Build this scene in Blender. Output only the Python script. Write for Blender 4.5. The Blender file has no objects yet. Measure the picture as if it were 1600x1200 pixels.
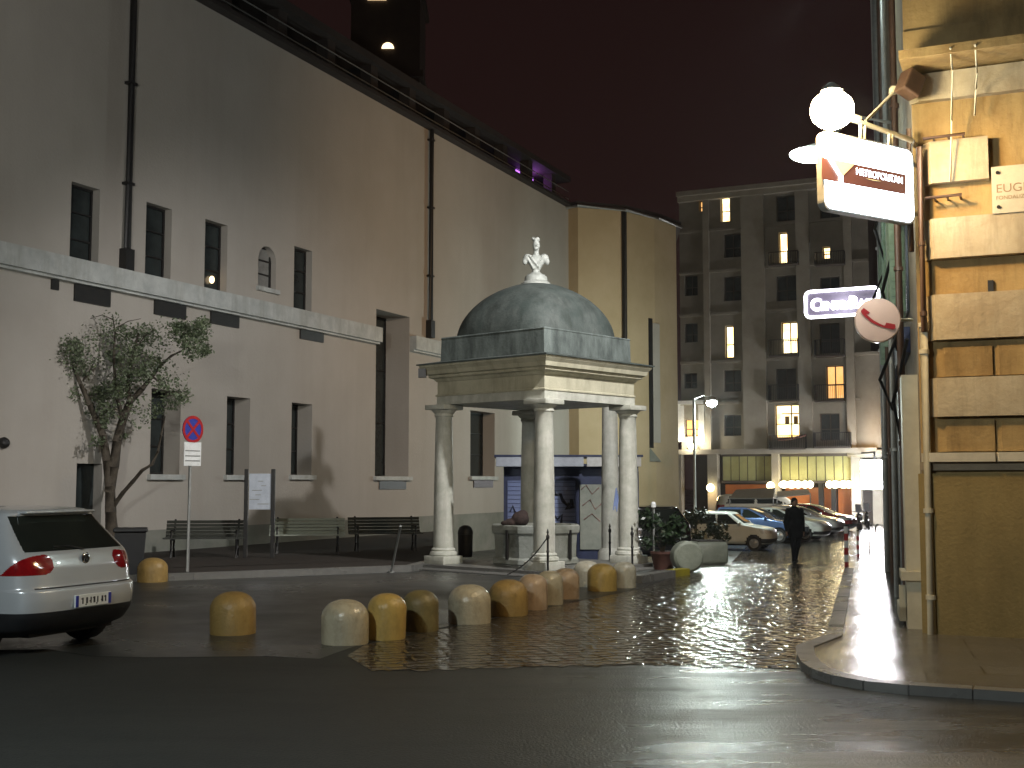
import bpy, bmesh, math, random
from mathutils import Vector, Matrix
random.seed(7)
R = math.radians
sc = bpy.context.scene
COL = sc.collection

# ------------------------------------------------------------------ camera
F_PX, CAMZ, PITCH = 1900.0, 1.73, math.atan(155 / 1900.0)
cam_d = bpy.data.cameras.new("camera"); cam = bpy.data.objects.new("camera", cam_d); COL.objects.link(cam)
cam.location = (0, 0, CAMZ); cam.rotation_euler = (R(90) + PITCH, 0, 0)
cam_d.sensor_width = 36; cam_d.lens = 36 * F_PX / 1600; cam_d.clip_end = 2000
sc.camera = cam
ST, CT = math.sin(PITCH), math.cos(PITCH)

def ray(px, py):
    u = (px - 800) / F_PX; v = (600 - py) / F_PX
    return Vector((u, CT - v * ST, ST + v * CT))
def at(px, py, Y):
    d = ray(px, py); return Vector((0, 0, CAMZ)) + d * (Y / d.y)
def atz(px, py, z):
    d = ray(px, py); return Vector((0, 0, CAMZ)) + d * ((z - CAMZ) / d.z)
def g(Y):                                   # the street falls gently away from the crossing
    if Y < 24: return 0.0
    t = min(1, (Y - 24) / 16); return -0.75 * t * t * (3 - 2 * t) - 0.004 * min(60, max(0, Y - 40))
def gp(px, py, dz=0.0):                     # ground point seen at a pixel
    z = 0.0
    for _ in range(30):
        p = atz(px, py, z + dz); z = z * .5 + .5 * g(p.y)
    p.z = g(p.y); return p

# ------------------------------------------------------------------ mesh builder
class MB:
    def __init__(s): s.v = []; s.f = []
    def add(s, vs, fs):
        o = len(s.v); s.v += [Vector(p) for p in vs]; s.f += [tuple(i + o for i in q) for q in fs]; return s
    def box(s, c, size, rz=0, M=None, ch=0.0):
        hx, hy, hz = size[0] / 2, size[1] / 2, size[2] / 2
        if ch > 0:
            bm = bmesh.new(); bmesh.ops.create_cube(bm, size=1)
            for v in bm.verts: v.co = Vector((v.co.x * size[0], v.co.y * size[1], v.co.z * size[2]))
            bmesh.ops.bevel(bm, geom=bm.edges[:], offset=ch, segments=2, affect='EDGES', profile=.5)
            bm.verts.ensure_lookup_table(); bm.verts.index_update()
            vs = [v.co.copy() for v in bm.verts]; fs = [tuple(v.index for v in f.verts) for f in bm.faces]; bm.free()
        else:
            vs = [Vector((x, y, z)) for z in (-hz, hz) for x, y in ((-hx, -hy), (hx, -hy), (hx, hy), (-hx, hy))]
            fs = [(3, 2, 1, 0), (4, 5, 6, 7), (0, 1, 5, 4), (1, 2, 6, 5), (2, 3, 7, 6), (3, 0, 4, 7)]
        rm = Matrix.Rotation(rz, 4, 'Z') if M is None else M.to_4x4()
        return s.add([rm @ p + Vector(c) for p in vs], fs)
    def tube(s, pts, r, n=8, cap=True):
        pts = [Vector(p) for p in pts]; rs = r if isinstance(r, (list, tuple)) else [r] * len(pts)
        rings = []; ref = None
        for i, p in enumerate(pts):
            d = (pts[min(i + 1, len(pts) - 1)] - pts[max(i - 1, 0)]).normalized()
            if ref is None:
                ref = Vector((0, 0, 1)) if abs(d.z) < .9 else Vector((1, 0, 0))
            a = d.cross(ref)
            if a.length < 1e-4: a = d.cross(Vector((0, 1, 0)))
            a.normalize(); b = d.cross(a).normalized(); ref = b.cross(d) if b.length else ref
            ref = a.cross(d) * -1 if False else ref
            rings.append([p + (a * math.cos(2 * math.pi * k / n) + b * math.sin(2 * math.pi * k / n)) * rs[i] for k in range(n)])
        vs = [q for rg in rings for q in rg]; fs = []
        for i in range(len(pts) - 1):
            for k in range(n):
                k2 = (k + 1) % n; fs.append((i * n + k, i * n + k2, (i + 1) * n + k2, (i + 1) * n + k))
        if cap:
            fs.append(tuple(range(n))[::-1]); fs.append(tuple((len(pts) - 1) * n + k for k in range(n)))
        return s.add(vs, fs)
    def lathe(s, prof, c=(0, 0, 0), n=32, M=None, sq=None):
        vs = []; fs = []
        for (r, z) in prof:
            for k in range(n):
                a = 2 * math.pi * k / n + (math.pi / n if n <= 8 else 0)
                vs.append(Vector((r * math.cos(a), r * math.sin(a), z)))
        for i in range(len(prof) - 1):
            for k in range(n):
                k2 = (k + 1) % n; fs.append((i * n + k, i * n + k2, (i + 1) * n + k2, (i + 1) * n + k))
        fs.append(tuple(range(n))[::-1]); fs.append(tuple((len(prof) - 1) * n + k for k in range(n)))
        if M is not None: vs = [M @ p for p in vs]
        return s.add([p + Vector(c) for p in vs], fs)
    def prism(s, poly, z0, z1):
        n = len(poly); vs = [Vector((p[0], p[1], z0)) for p in poly] + [Vector((p[0], p[1], z1)) for p in poly]
        fs = [tuple(range(n))[::-1], tuple(range(n, 2 * n))] + [(i, (i + 1) % n, n + (i + 1) % n, n + i) for i in range(n)]
        return s.add(vs, fs)
    def extrude(s, poly, vec):                # planar 3D polygon pushed along vec
        n = len(poly); poly = [Vector(p) for p in poly]; vs = poly + [p + Vector(vec) for p in poly]
        fs = [tuple(range(n)), tuple(range(n, 2 * n))[::-1]] + [(i, n + i, n + (i + 1) % n, (i + 1) % n) for i in range(n)]
        return s.add(vs, fs)
    def quad(s, a, b, c, d): return s.add([a, b, c, d], [(0, 1, 2, 3)])
    def ell(s, c, r, M=None, seg=14, rings=9):
        vs = []; fs = []
        for i in range(rings + 1):
            th = math.pi * i / rings
            for k in range(seg):
                a = 2 * math.pi * k / seg
                p = Vector((r[0] * math.sin(th) * math.cos(a), r[1] * math.sin(th) * math.sin(a), r[2] * math.cos(th)))
                if M is not None: p = M @ p
                vs.append(p + Vector(c))
        for i in range(rings):
            for k in range(seg):
                k2 = (k + 1) % seg; fs.append((i * seg + k, (i + 1) * seg + k, (i + 1) * seg + k2, i * seg + k2))
        return s.add(vs, fs)

W = {}
def link_mesh(name, me, parent, m, smooth):
    if m: me.materials.append(m)
    if smooth is not None:
        for p in me.polygons: p.use_smooth = True
        me.set_sharp_from_angle(angle=R(smooth))
    o = bpy.data.objects.new(name, me); COL.objects.link(o)
    if parent is not None: o.parent = parent
    W[o.name] = W[parent.name].copy() if parent is not None else Matrix()
    return o
def build(mb, name, m, parent=None, world=True, smooth=None, fix=True):
    vs = mb.v
    if parent is not None and world:
        inv = W[parent.name].inverted(); vs = [inv @ p for p in vs]
    me = bpy.data.meshes.new(name); me.from_pydata([tuple(p) for p in vs], [], mb.f)
    if fix:
        bm = bmesh.new(); bm.from_mesh(me); bmesh.ops.remove_doubles(bm, verts=bm.verts, dist=1e-5)
        bmesh.ops.recalc_face_normals(bm, faces=bm.faces); bm.to_mesh(me); bm.free()
    me.update()
    return link_mesh(name, me, parent, m, smooth)
def thing(name, label, cat, loc=(0, 0, 0), rz=0, group=None):
    o = bpy.data.objects.new(name, None); COL.objects.link(o)
    o.location = loc; o.rotation_euler = (0, 0, rz); o.empty_display_size = .2
    W[o.name] = Matrix.Translation(Vector(loc)) @ Matrix.Rotation(rz, 4, 'Z')
    o["label"] = label; o["category"] = cat
    if group: o["group"] = group
    return o
def tag(o, label, cat, group=None):
    o["label"] = label; o["category"] = cat
    if group: o["group"] = group
    return o
def struct(o): o["kind"] = "structure"; return o
def copy_tree(o, parent=None):
    c = o.copy(); COL.objects.link(c)
    if parent is not None: c.parent = parent
    for ch in list(o.children): copy_tree(ch, c)
    return c

# ------------------------------------------------------------------ materials
def mat(name, c, rough=.7, c2=None, scale=3.0, bump=0.0, bscale=40.0, metal=0.0, coat=0.0, spec=.5, rough2=None, stretch=None, detail=6, lo=.35, hi=.65, streak=0.0, sscale=(1.6, 1.6, .10), sdark=.55):
    m = bpy.data.materials.new(name); m.use_nodes = True; nt = m.node_tree; N = nt.nodes; L = nt.links
    b = N["Principled BSDF"]; b.inputs["Base Color"].default_value = (*c, 1); b.inputs["Roughness"].default_value = rough
    b.inputs["Metallic"].default_value = metal; b.inputs["Coat Weight"].default_value = coat; b.inputs["Specular IOR Level"].default_value = spec
    if c2 is None and bump == 0 and rough2 is None: 
        c2 = tuple(x * .82 for x in c)
    tc = N.new("ShaderNodeTexCoord"); src = tc.outputs["Object"]
    if stretch:
        mp = N.new("ShaderNodeMapping"); mp.inputs["Scale"].default_value = stretch; L.new(src, mp.inputs[0]); src = mp.outputs[0]
    nz = N.new("ShaderNodeTexNoise"); nz.inputs["Scale"].default_value = scale; nz.inputs["Detail"].default_value = detail; nz.inputs["Roughness"].default_value = .65
    L.new(src, nz.inputs["Vector"])
    rp = N.new("ShaderNodeMapRange"); rp.inputs[1].default_value = lo; rp.inputs[2].default_value = hi; L.new(nz.outputs[0], rp.inputs[0])
    if c2 is not None:
        mx = N.new("ShaderNodeMix"); mx.data_type = 'RGBA'; mx.inputs[6].default_value = (*c, 1); mx.inputs[7].default_value = (*c2, 1)
        L.new(rp.outputs[0], mx.inputs[0]); col = mx.outputs[2]
        if streak > 0:       # rain streaks and grime running down the surface
            mp = N.new("ShaderNodeMapping"); mp.inputs["Scale"].default_value = sscale; L.new(tc.outputs["Object"], mp.inputs[0])
            sn = N.new("ShaderNodeTexNoise"); sn.inputs["Scale"].default_value = 1.0; sn.inputs["Detail"].default_value = 8; sn.inputs["Roughness"].default_value = .7; L.new(mp.outputs[0], sn.inputs["Vector"])
            sr = N.new("ShaderNodeMapRange"); sr.inputs[1].default_value = .48; sr.inputs[2].default_value = .70; sr.inputs[4].default_value = streak; L.new(sn.outputs[0], sr.inputs[0])
            sm = N.new("ShaderNodeMix"); sm.data_type = 'RGBA'; sm.inputs[7].default_value = (c[0] * sdark, c[1] * sdark * .96, c[2] * sdark * .9, 1)
            L.new(sr.outputs[0], sm.inputs[0]); L.new(col, sm.inputs[6]); col = sm.outputs[2]
        L.new(col, b.inputs["Base Color"])
    if rough2 is not None:
        r2 = N.new("ShaderNodeMapRange"); r2.inputs[3].default_value = rough; r2.inputs[4].default_value = rough2
        r2.inputs[1].default_value = lo; r2.inputs[2].default_value = hi
        L.new(nz.outputs[0], r2.inputs[0]); L.new(r2.outputs[0], b.inputs["Roughness"])
    if bump > 0:
        n2 = N.new("ShaderNodeTexNoise"); n2.inputs["Scale"].default_value = bscale; n2.inputs["Detail"].default_value = 4; L.new(tc.outputs["Object"], n2.inputs["Vector"])
        bp = N.new("ShaderNodeBump"); bp.inputs["Strength"].default_value = bump; bp.inputs["Distance"].default_value = .02
        L.new(n2.outputs[0], bp.inputs["Height"]); L.new(bp.outputs[0], b.inputs["Normal"])
    return m
def emis(name, c, s, c2=None, scale=4.0):
    m = bpy.data.materials.new(name); m.use_nodes = True; nt = m.node_tree; N = nt.nodes; L = nt.links
    b = N["Principled BSDF"]; b.inputs["Base Color"].default_value = (c[0] * .5, c[1] * .5, c[2] * .5, 1); b.inputs["Roughness"].default_value = .4
    b.inputs["Emission Color"].default_value = (*c, 1); b.inputs["Emission Strength"].default_value = s
    if c2 is not None:
        tc = N.new("ShaderNodeTexCoord"); nz = N.new("ShaderNodeTexNoise"); nz.inputs["Scale"].default_value = scale; L.new(tc.outputs["Object"], nz.inputs["Vector"])
        rp = N.new("ShaderNodeMapRange"); rp.inputs[1].default_value = .4; rp.inputs[2].default_value = .62; L.new(nz.outputs[0], rp.inputs[0])
        mx = N.new("ShaderNodeMix"); mx.data_type = 'RGBA'; mx.inputs[6].default_value = (*c, 1); mx.inputs[7].default_value = (*c2, 1)
        L.new(rp.outputs[0], mx.inputs[0]); L.new(mx.outputs[2], b.inputs["Emission Color"])
    return m

def wet_ground(name, c, c2, r_lo, r_hi, patch=.5, cell=None, tilt=.0, bump=.3, bscale=60, joint=None, cellstretch=(1, 1, 1), slabs=None, wave=0.0, dome=0.0, spec=.6, dry=None, pst=(1, 1, 1)):
    """wet paving: base stone colour, puddled roughness, optional stones whose faces tilt a little each their own way"""
    m = bpy.data.materials.new(name); m.use_nodes = True; nt = m.node_tree; N = nt.nodes; L = nt.links
    b = N["Principled BSDF"]
    tc = N.new("ShaderNodeTexCoord")
    nz = N.new("ShaderNodeTexNoise"); nz.inputs["Scale"].default_value = patch; nz.inputs["Detail"].default_value = 5; nz.inputs["Roughness"].default_value = .6
    pm = N.new("ShaderNodeMapping"); pm.inputs["Scale"].default_value = pst; L.new(tc.outputs["Object"], pm.inputs[0]); L.new(pm.outputs[0], nz.inputs["Vector"])
    rr = N.new("ShaderNodeMapRange"); rr.inputs[1].default_value = .30; rr.inputs[2].default_value = .74; rr.inputs[3].default_value = r_lo; rr.inputs[4].default_value = r_hi
    L.new(nz.outputs[0], rr.inputs[0])
    n3 = N.new("ShaderNodeTexNoise"); n3.inputs["Scale"].default_value = 9; n3.inputs["Detail"].default_value = 6; L.new(tc.outputs["Object"], n3.inputs["Vector"])
    mx = N.new("ShaderNodeMix"); mx.data_type = 'RGBA'; mx.inputs[6].default_value = (*c, 1); mx.inputs[7].default_value = (*c2, 1)
    L.new(n3.outputs[0], mx.inputs[0]); col = mx.outputs[2]
    n4 = N.new("ShaderNodeTexNoise"); n4.inputs["Scale"].default_value = bscale; n4.inputs["Detail"].default_value = 3; L.new(tc.outputs["Object"], n4.inputs["Vector"])
    h = n4.outputs[0]
    normal = None
    if cell:
        mp = N.new("ShaderNodeMapping"); mp.inputs["Scale"].default_value = cellstretch; mp.inputs["Rotation"].default_value = (0, 0, R(-16)); L.new(tc.outputs["Object"], mp.inputs[0])
        vo = N.new("ShaderNodeTexVoronoi"); vo.inputs["Scale"].default_value = cell; vo.inputs["Randomness"].default_value = .55; L.new(mp.outputs[0], vo.inputs["Vector"])
        ve = N.new("ShaderNodeTexVoronoi"); ve.feature = 'DISTANCE_TO_EDGE'; ve.inputs["Scale"].default_value = cell; ve.inputs["Randomness"].default_value = .55; L.new(mp.outputs[0], ve.inputs["Vector"])
        ed = N.new("ShaderNodeMapRange"); ed.inputs[1].default_value = 0; ed.inputs[2].default_value = .16; L.new(ve.outputs["Distance"], ed.inputs[0])
        jm = N.new("ShaderNodeMix"); jm.data_type = 'RGBA'; jm.inputs[6].default_value = (*(joint or (.012, .011, .01)), 1)
        L.new(ed.outputs[0], jm.inputs[0]); L.new(col, jm.inputs[7]); col = jm.outputs[2]
        ad = N.new("ShaderNodeMath"); ad.operation = 'MULTIPLY_ADD'; ad.inputs[1].default_value = 1.4; L.new(ed.outputs[0], ad.inputs[0]); L.new(h, ad.inputs[2]); h = ad.outputs[0]
        if dome > 0:
            dm = N.new('ShaderNodeMath'); dm.operation = 'MULTIPLY'; L.new(vo.outputs['Distance'], dm.inputs[0]); L.new(vo.outputs['Distance'], dm.inputs[1])
            d2 = N.new('ShaderNodeMath'); d2.operation = 'MULTIPLY_ADD'; d2.inputs[1].default_value = -dome; L.new(dm.outputs[0], d2.inputs[0]); L.new(h, d2.inputs[2]); h = d2.outputs[0]
        if tilt > 0:
            ge = N.new("ShaderNodeNewGeometry"); su = N.new("ShaderNodeVectorMath"); su.operation = 'SUBTRACT'; su.inputs[1].default_value = (.5, .5, .5); L.new(vo.outputs["Color"], su.inputs[0])
            sca = N.new("ShaderNodeVectorMath"); sca.operation = 'SCALE'; L.new(su.outputs[0], sca.inputs[0])
            sx = N.new('ShaderNodeSeparateColor'); L.new(vo.outputs['Color'], sx.inputs[0]); sr_ = N.new('ShaderNodeMapRange'); sr_.inputs[1].default_value = .80; sr_.inputs[2].default_value = .88; sr_.inputs[3].default_value = tilt * .35; sr_.inputs[4].default_value = tilt * 1.7; L.new(sx.outputs[2], sr_.inputs[0]); L.new(sr_.outputs[0], sca.inputs[3])
            an = N.new("ShaderNodeVectorMath"); an.operation = 'ADD'; L.new(ge.outputs["Normal"], an.inputs[0]); L.new(sca.outputs[0], an.inputs[1])
            nn = N.new("ShaderNodeVectorMath"); nn.operation = 'NORMALIZE'; L.new(an.outputs[0], nn.inputs[0]); normal = nn.outputs[0]
    if slabs:
        br = N.new("ShaderNodeTexBrick"); br.inputs["Scale"].default_value = 1; br.inputs["Brick Width"].default_value = slabs[0]; br.inputs["Row Height"].default_value = slabs[1]
        br.inputs["Mortar Size"].default_value = .012; br.inputs["Color1"].default_value = (1, 1, 1, 1); br.inputs["Color2"].default_value = (.75, .75, .75, 1); br.inputs["Mortar"].default_value = (.25, .25, .25, 1)
        mp = N.new("ShaderNodeMapping"); mp.inputs["Rotation"].default_value = (0, 0, R(slabs[2])); L.new(tc.outputs["Object"], mp.inputs[0]); L.new(mp.outputs[0], br.inputs["Vector"])
        mu = N.new("ShaderNodeMix"); mu.data_type = 'RGBA'; mu.blend_type = 'MULTIPLY'; mu.inputs[0].default_value = 1; L.new(col, mu.inputs[6]); L.new(br.outputs["Color"], mu.inputs[7]); col = mu.outputs[2]
        ad = N.new("ShaderNodeMath"); ad.operation = 'MULTIPLY_ADD'; ad.inputs[1].default_value = -1.2; L.new(br.outputs["Fac"], ad.inputs[0]); L.new(h, ad.inputs[2]); h = ad.outputs[0]
    if wave > 0:
        n5 = N.new("ShaderNodeTexNoise"); n5.inputs["Scale"].default_value = 1.7; n5.inputs["Detail"].default_value = 2; L.new(tc.outputs["Object"], n5.inputs["Vector"])
        ad = N.new("ShaderNodeMath"); ad.operation = 'MULTIPLY_ADD'; ad.inputs[1].default_value = wave; L.new(n5.outputs[0], ad.inputs[0]); L.new(h, ad.inputs[2]); h = ad.outputs[0]
    bp = N.new("ShaderNodeBump"); bp.inputs["Strength"].default_value = bump; bp.inputs["Distance"].default_value = .01; L.new(h, bp.inputs["Height"])
    if normal is not None: L.new(normal, bp.inputs["Normal"])
    L.new(bp.outputs[0], b.inputs["Normal"]); L.new(col, b.inputs["Base Color"]); L.new(rr.outputs[0], b.inputs["Roughness"])
    b.inputs["Specular IOR Level"].default_value = spec
    if dry:      # the film of water thins out towards the dry side of the road
        sx = N.new("ShaderNodeSeparateXYZ"); L.new(tc.outputs["Object"], sx.inputs[0])
        wv = N.new("ShaderNodeMath"); wv.operation = 'MULTIPLY_ADD'; wv.inputs[1].default_value = 3.0; L.new(nz.outputs[0], wv.inputs[0]); L.new(sx.outputs[0], wv.inputs[2])
        wm = N.new("ShaderNodeMapRange"); wm.interpolation_type = 'SMOOTHSTEP'; wm.inputs[1].default_value = dry[0] + 1.5; wm.inputs[2].default_value = dry[1] + 1.5; L.new(wv.outputs[0], wm.inputs[0])
        sr = N.new("ShaderNodeMapRange"); sr.inputs[3].default_value = .22; sr.inputs[4].default_value = spec; L.new(wm.outputs[0], sr.inputs[0]); L.new(sr.outputs[0], b.inputs["Specular IOR Level"])
        rm = N.new("ShaderNodeMix"); rm.inputs[2].default_value = .62; L.new(wm.outputs[0], rm.inputs[0]); L.new(rr.outputs[0], rm.inputs[3]); L.new(rm.outputs[0], b.inputs["Roughness"])
    return m

M = {}
M['plaster'] = mat('church_plaster', (.43, .40, .36), .85, (.39, .36, .32), .5, .35, 14, streak=.3, sdark=.75, sscale=(.9, .9, .07))
M['ochre'] = mat('apse_plaster_lamplit', (.52, .41, .26), .85, (.44, .34, .20), .4, .25, 30)  # same plaster as the church wall, with orange lamplight put into the colour
M['ledge'] = mat('ledge_stone', (.52, .54, .52), .7, (.38, .40, .39), 2.5, .3, 20, streak=.7, sscale=(2.5, 2.5, .4))
M['plinth'] = mat('plinth_plaster', (.24, .24, .21), .8, (.17, .18, .15), 1.5, .2, 25)
M['pane'] = mat('window_pane', (.035, .045, .045), .25, (.02, .025, .025), 2)
M['black'] = mat('black_iron', (.012, .012, .013), .45, (.02, .018, .016), 8)
M['darkroof'] = mat('dark_roof', (.03, .022, .018), .8, (.02, .015, .013), 2, .3, 15)
M['gallery'] = mat('gallery_shade', (.018, .013, .012), .9, (.012, .01, .01), 2)
M['marble'] = mat('column_marble', (.56, .56, .50), .45, (.40, .41, .35), 3.5, .2, 30, rough2=.6, streak=.6, sscale=(5, 5, .8), sdark=.5)
M['marble_white'] = mat('bust_marble', (.44, .46, .43), .5, (.33, .35, .32), 9, .2, 40)
M['entab'] = mat('entablature_stucco', (.50, .48, .36), .75, (.40, .38, .28), 2.2, .15, 30, streak=.75, sscale=(3, 3, .5), sdark=.5)
M['dome'] = mat('dome_render', (.045, .06, .055), .75, (.105, .120, .113), 2.0, .35, 18, lo=.36, hi=.72, streak=.8, sscale=(3, 3, .6), sdark=.5)
M['attic'] = mat('attic_render', (.045, .056, .053), .8, (.15, .178, .168), 3.2, .3, 18, stretch=(1, 1, .35))
M['stone'] = mat('basin_stone', (.27, .28, .25), .6, (.17, .18, .15), 3.0, .35, 20)
M['soil'] = mat('bed_soil', (.018, .015, .011), .9, (.03, .02, .014), 6, .6, 25)
M['trunk'] = mat('tree_bark', (.09, .075, .055), .9, (.05, .04, .03), 6, .6, 30)
M['leaf'] = mat('olive_leaf', (.15, .185, .105), .5, (.09, .12, .065), 3)
M['leaf2'] = mat('shrub_leaf', (.022, .042, .017), .4, (.014, .027, .011), 3)
M['white'] = mat('white_paint', (.72, .74, .74), .5, (.62, .64, .63), 6)
M['bluewhite'] = mat('pale_blue_panel', (.55, .60, .68), .5, (.45, .5, .58), 6)
M['grey_metal'] = mat('galvanised_metal', (.34, .35, .34), .45, (.26, .27, .26), 8, metal=.3)
M['glass_car'] = mat('tinted_glass', (.012, .016, .014), .06, (.02, .024, .02), 2, spec=.7)
M['silver'] = mat('silver_paint', (.62, .65, .68), .25, (.59, .62, .65), 3, metal=.35, coat=.7)
M['rubber'] = mat('rubber', (.012, .012, .012), .7, (.02, .02, .02), 8)
M['rim'] = mat('alloy', (.42, .43, .44), .35, (.35, .36, .37), 8, metal=.7)
M['redlens'] = mat('red_lens', (.30, .008, .010), .12, (.20, .005, .008), 9, coat=1, spec=.6)
M['blackplastic'] = mat('black_plastic', (.012, .013, .015), .5, (.018, .018, .02), 6)
M['chrome'] = mat('chrome', (.6, .6, .6), .2, (.5, .5, .5), 6, metal=1)
M['headlens'] = mat('clear_lens', (.6, .62, .62), .1, (.45, .47, .47), 20, coat=1)
M['red'] = mat('red_paint', (.34, .016, .018), .4, (.36, .015, .018), 6)
M['blue'] = mat('blue_paint', (.035, .05, .32), .4, (.03, .04, .27), 6)
M['plate'] = mat('plate_white', (.75, .77, .75), .4, (.68, .70, .68), 9)
M['shutterblue'] = mat('blue_shutter', (.22, .28, .50), .5, (.17, .22, .42), 3, stretch=(1, 1, 20))
M['bluedark'] = mat('dark_blue_paint', (.035, .05, .12), .45, (.025, .035, .09), 4)
M['scribble'] = mat('graffiti_ink', (.012, .015, .04), .5)
M['scribblepink'] = mat('graffiti_pink', (.4, .25, .22), .6)
M['kioskpanel'] = mat('kiosk_panel', (.40, .42, .36), .6, (.30, .33, .28), 5)
M['bandstone'] = mat('rusticated_band', (.50, .43, .30), .8, (.36, .285, .18), 1.6, .4, 18, streak=.6, sscale=(5, 5, .7), sdark=.45)
M['recess'] = mat('recess_plaster', (.42, .295, .125), .85, (.24, .15, .055), 1.3, .4, 18, stretch=(1, 1, .6), streak=.7, sscale=(5, 5, .6), sdark=.35)
M['olive'] = mat('olive_base', (.31, .225, .085), .85, (.24, .18, .07), 1.0, .4, 25, streak=.5, sscale=(2, 2, .6), sdark=.5)
M['alley'] = mat('alley_plaster', (.34, .28, .19), .85, (.24, .19, .13), 1.2, .3, 22)
M['shutter_green'] = mat('green_shutter', (.16, .24, .17), .55, (.10, .16, .11), 5, .3, 12)
M['cream'] = mat('cream_pipe', (.62, .57, .42), .5, (.5, .45, .32), 3)
M['brownpipe'] = mat('brown_pipe', (.10, .055, .035), .5, (.07, .04, .025), 5)
M['plaque'] = mat('plaque_marble', (.62, .56, .42), .5, (.5, .45, .34), 4, .1, 30)
M['plaque_ink'] = mat('plaque_letters', (.33, .22, .13), .7)
M['apart'] = mat('apartment_render', (.25, .235, .19), .85, (.20, .185, .15), .8, .2, 10)
M['apart_trim'] = mat('apartment_trim', (.34, .32, .26), .8, (.28, .26, .21), 1, .2, 10)
M['apart_dark'] = mat('apartment_recess', (.06, .05, .04), .85, (.065, .055, .045), 1)
M['yellowpanel'] = mat('arcade_panel', (.34, .34, .15), .6, (.27, .27, .11), 1.2)
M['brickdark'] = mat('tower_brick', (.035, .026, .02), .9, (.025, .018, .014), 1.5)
M['cloth'] = mat('dark_coat', (.005, .006, .009), .9, (.008, .008, .012), 8)
M['skin'] = mat('skin', (.45, .28, .2), .6)
M['terracotta'] = mat('terracotta', (.09, .035, .024), .8, (.06, .025, .018), 5)
M['planter'] = mat('planter_concrete', (.24, .26, .21), .5, (.17, .19, .15), 3.5, .3, 18)
M['yellowkerb'] = mat('yellow_kerb', (.30, .26, .02), .6, (.2, .17, .02), 5)
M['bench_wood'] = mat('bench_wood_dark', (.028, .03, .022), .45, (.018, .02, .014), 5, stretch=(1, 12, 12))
M['bench_lit'] = mat('bench_wood_lit', (.33, .36, .30), .4, (.24, .27, .22), 5, stretch=(1, 12, 12))  # bench wood again, paler because lamplight is put into the colour
# emitters
M['em_lamp'] = emis('lamp_glass_warm', (1, .86, .55), 120)
M['em_cool'] = emis('lamp_glass_cool', (.85, 1, .95), 60)
M['em_street'] = emis('lamp_glass_street', (.88, 1, .95), 90)
M['em_sign'] = emis('sign_lightbox', (.84, .93, 1), 15.0)
M['em_signlow'] = emis('sign_band_brown', (.145, .055, .042), 1.0)
M['em_glass'] = emis('sign_glass_yellow', (.95, .86, .42), .95)
M['em_neon'] = emis('neon_tube', (.92, .9, 1), 7)
M['em_win'] = emis('window_warm', (1, .62, .22), 4.0, (1, .84, .5), 1.6)
M['em_win2'] = emis('window_orange', (1, .5, .14), 1.3, (1, .55, .2), 1.5)
M['em_win3'] = emis('window_bright', (1, .80, .42), 3.2, (1, .55, .15), 1.2)
M['em_shop'] = emis('shop_light', (1, .85, .5), 9)
M['em_shopwhite'] = emis('shop_sign_white', (.92, .95, 1), 40)
M['em_inside'] = emis('shop_interior', (.55, .17, .04), .28, (.2, .06, .02), .6)
M['em_purple'] = emis('purple_light', (.50, .16, .85), 2.2)
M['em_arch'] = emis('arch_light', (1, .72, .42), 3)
M['bollards'] = {
 'ochre': mat('bollard_ochre', (.36, .235, .075), .42, (.29, .19, .06), 5, .45, 24, rough2=.6, streak=.45, sscale=(9, 9, 5), sdark=.35),
 'yellow': mat('bollard_yellow', (.48, .335, .10), .32, (.41, .285, .09), 5, .4, 24, streak=.45, sscale=(9, 9, 5), sdark=.4),
 'cream': mat('bollard_cream', (.47, .42, .30), .25, (.41, .36, .25), 5, .4, 24, streak=.45, sscale=(9, 9, 5), sdark=.4),
 'pale': mat('bollard_pale', (.50, .48, .39), .25, (.45, .43, .35), 5, .4, 24, streak=.45, sscale=(9, 9, 5), sdark=.4),
 'olive': mat('bollard_olive', (.20, .16, .06), .5, (.14, .11, .045), 5, .3, 30),
 'pink': mat('bollard_pinkish', (.47, .35, .23), .3, (.42, .305, .20), 5, .4, 24, streak=.45, sscale=(9, 9, 5), sdark=.4)}
M['asphalt'] = wet_ground('wet_asphalt', (.019, .021, .020), (.034, .036, .034), .10, .52, .5, bump=.7, bscale=48, wave=.6, spec=.7, dry=(-3.5, 1.8), pst=(.8, 3.0, 1))
M['cobble'] = wet_ground('wet_cobbles', (.055, .048, .038), (.095, .082, .062), .05, .13, .6, cell=5.0, tilt=.20, bump=.65, bscale=24, cellstretch=(1, 1.15, 1), dome=1.3)
M['square'] = wet_ground('wet_square', (.028, .030, .029), (.050, .052, .049), .2, .5, .35, bump=.5, bscale=48, wave=.8, spec=.3)
M['pave'] = wet_ground('wet_pavement', (.10, .10, .095), (.17, .165, .155), .08, .28, .8, slabs=(1.0, .5, 16), bump=.4, bscale=50, wave=1.0)
M['kerb'] = wet_ground('wet_kerb', (.11, .11, .105), (.17, .17, .16), .2, .45, 1.0, bump=.3, bscale=50)

# ------------------------------------------------------------------ world
w = bpy.data.worlds.new("World"); sc.world = w; w.use_nodes = True
nt = w.node_tree; bg = nt.nodes["Background"]
tcw = nt.nodes.new("ShaderNodeTexCoord"); sp = nt.nodes.new("ShaderNodeSeparateXYZ"); nt.links.new(tcw.outputs["Generated"], sp.inputs[0])
cr = nt.nodes.new("ShaderNodeValToRGB"); nt.links.new(sp.outputs[2], cr.inputs[0])
cr.color_ramp.elements[0].color = (.0165, .0072, .0062, 1); cr.color_ramp.elements[0].position = 0
cr.color_ramp.elements[1].color = (.0095, .0042, .0040, 1); cr.color_ramp.elements[1].position = .55
nt.links.new(cr.outputs[0], bg.inputs[0]); bg.inputs[1].default_value = 1.0

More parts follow.
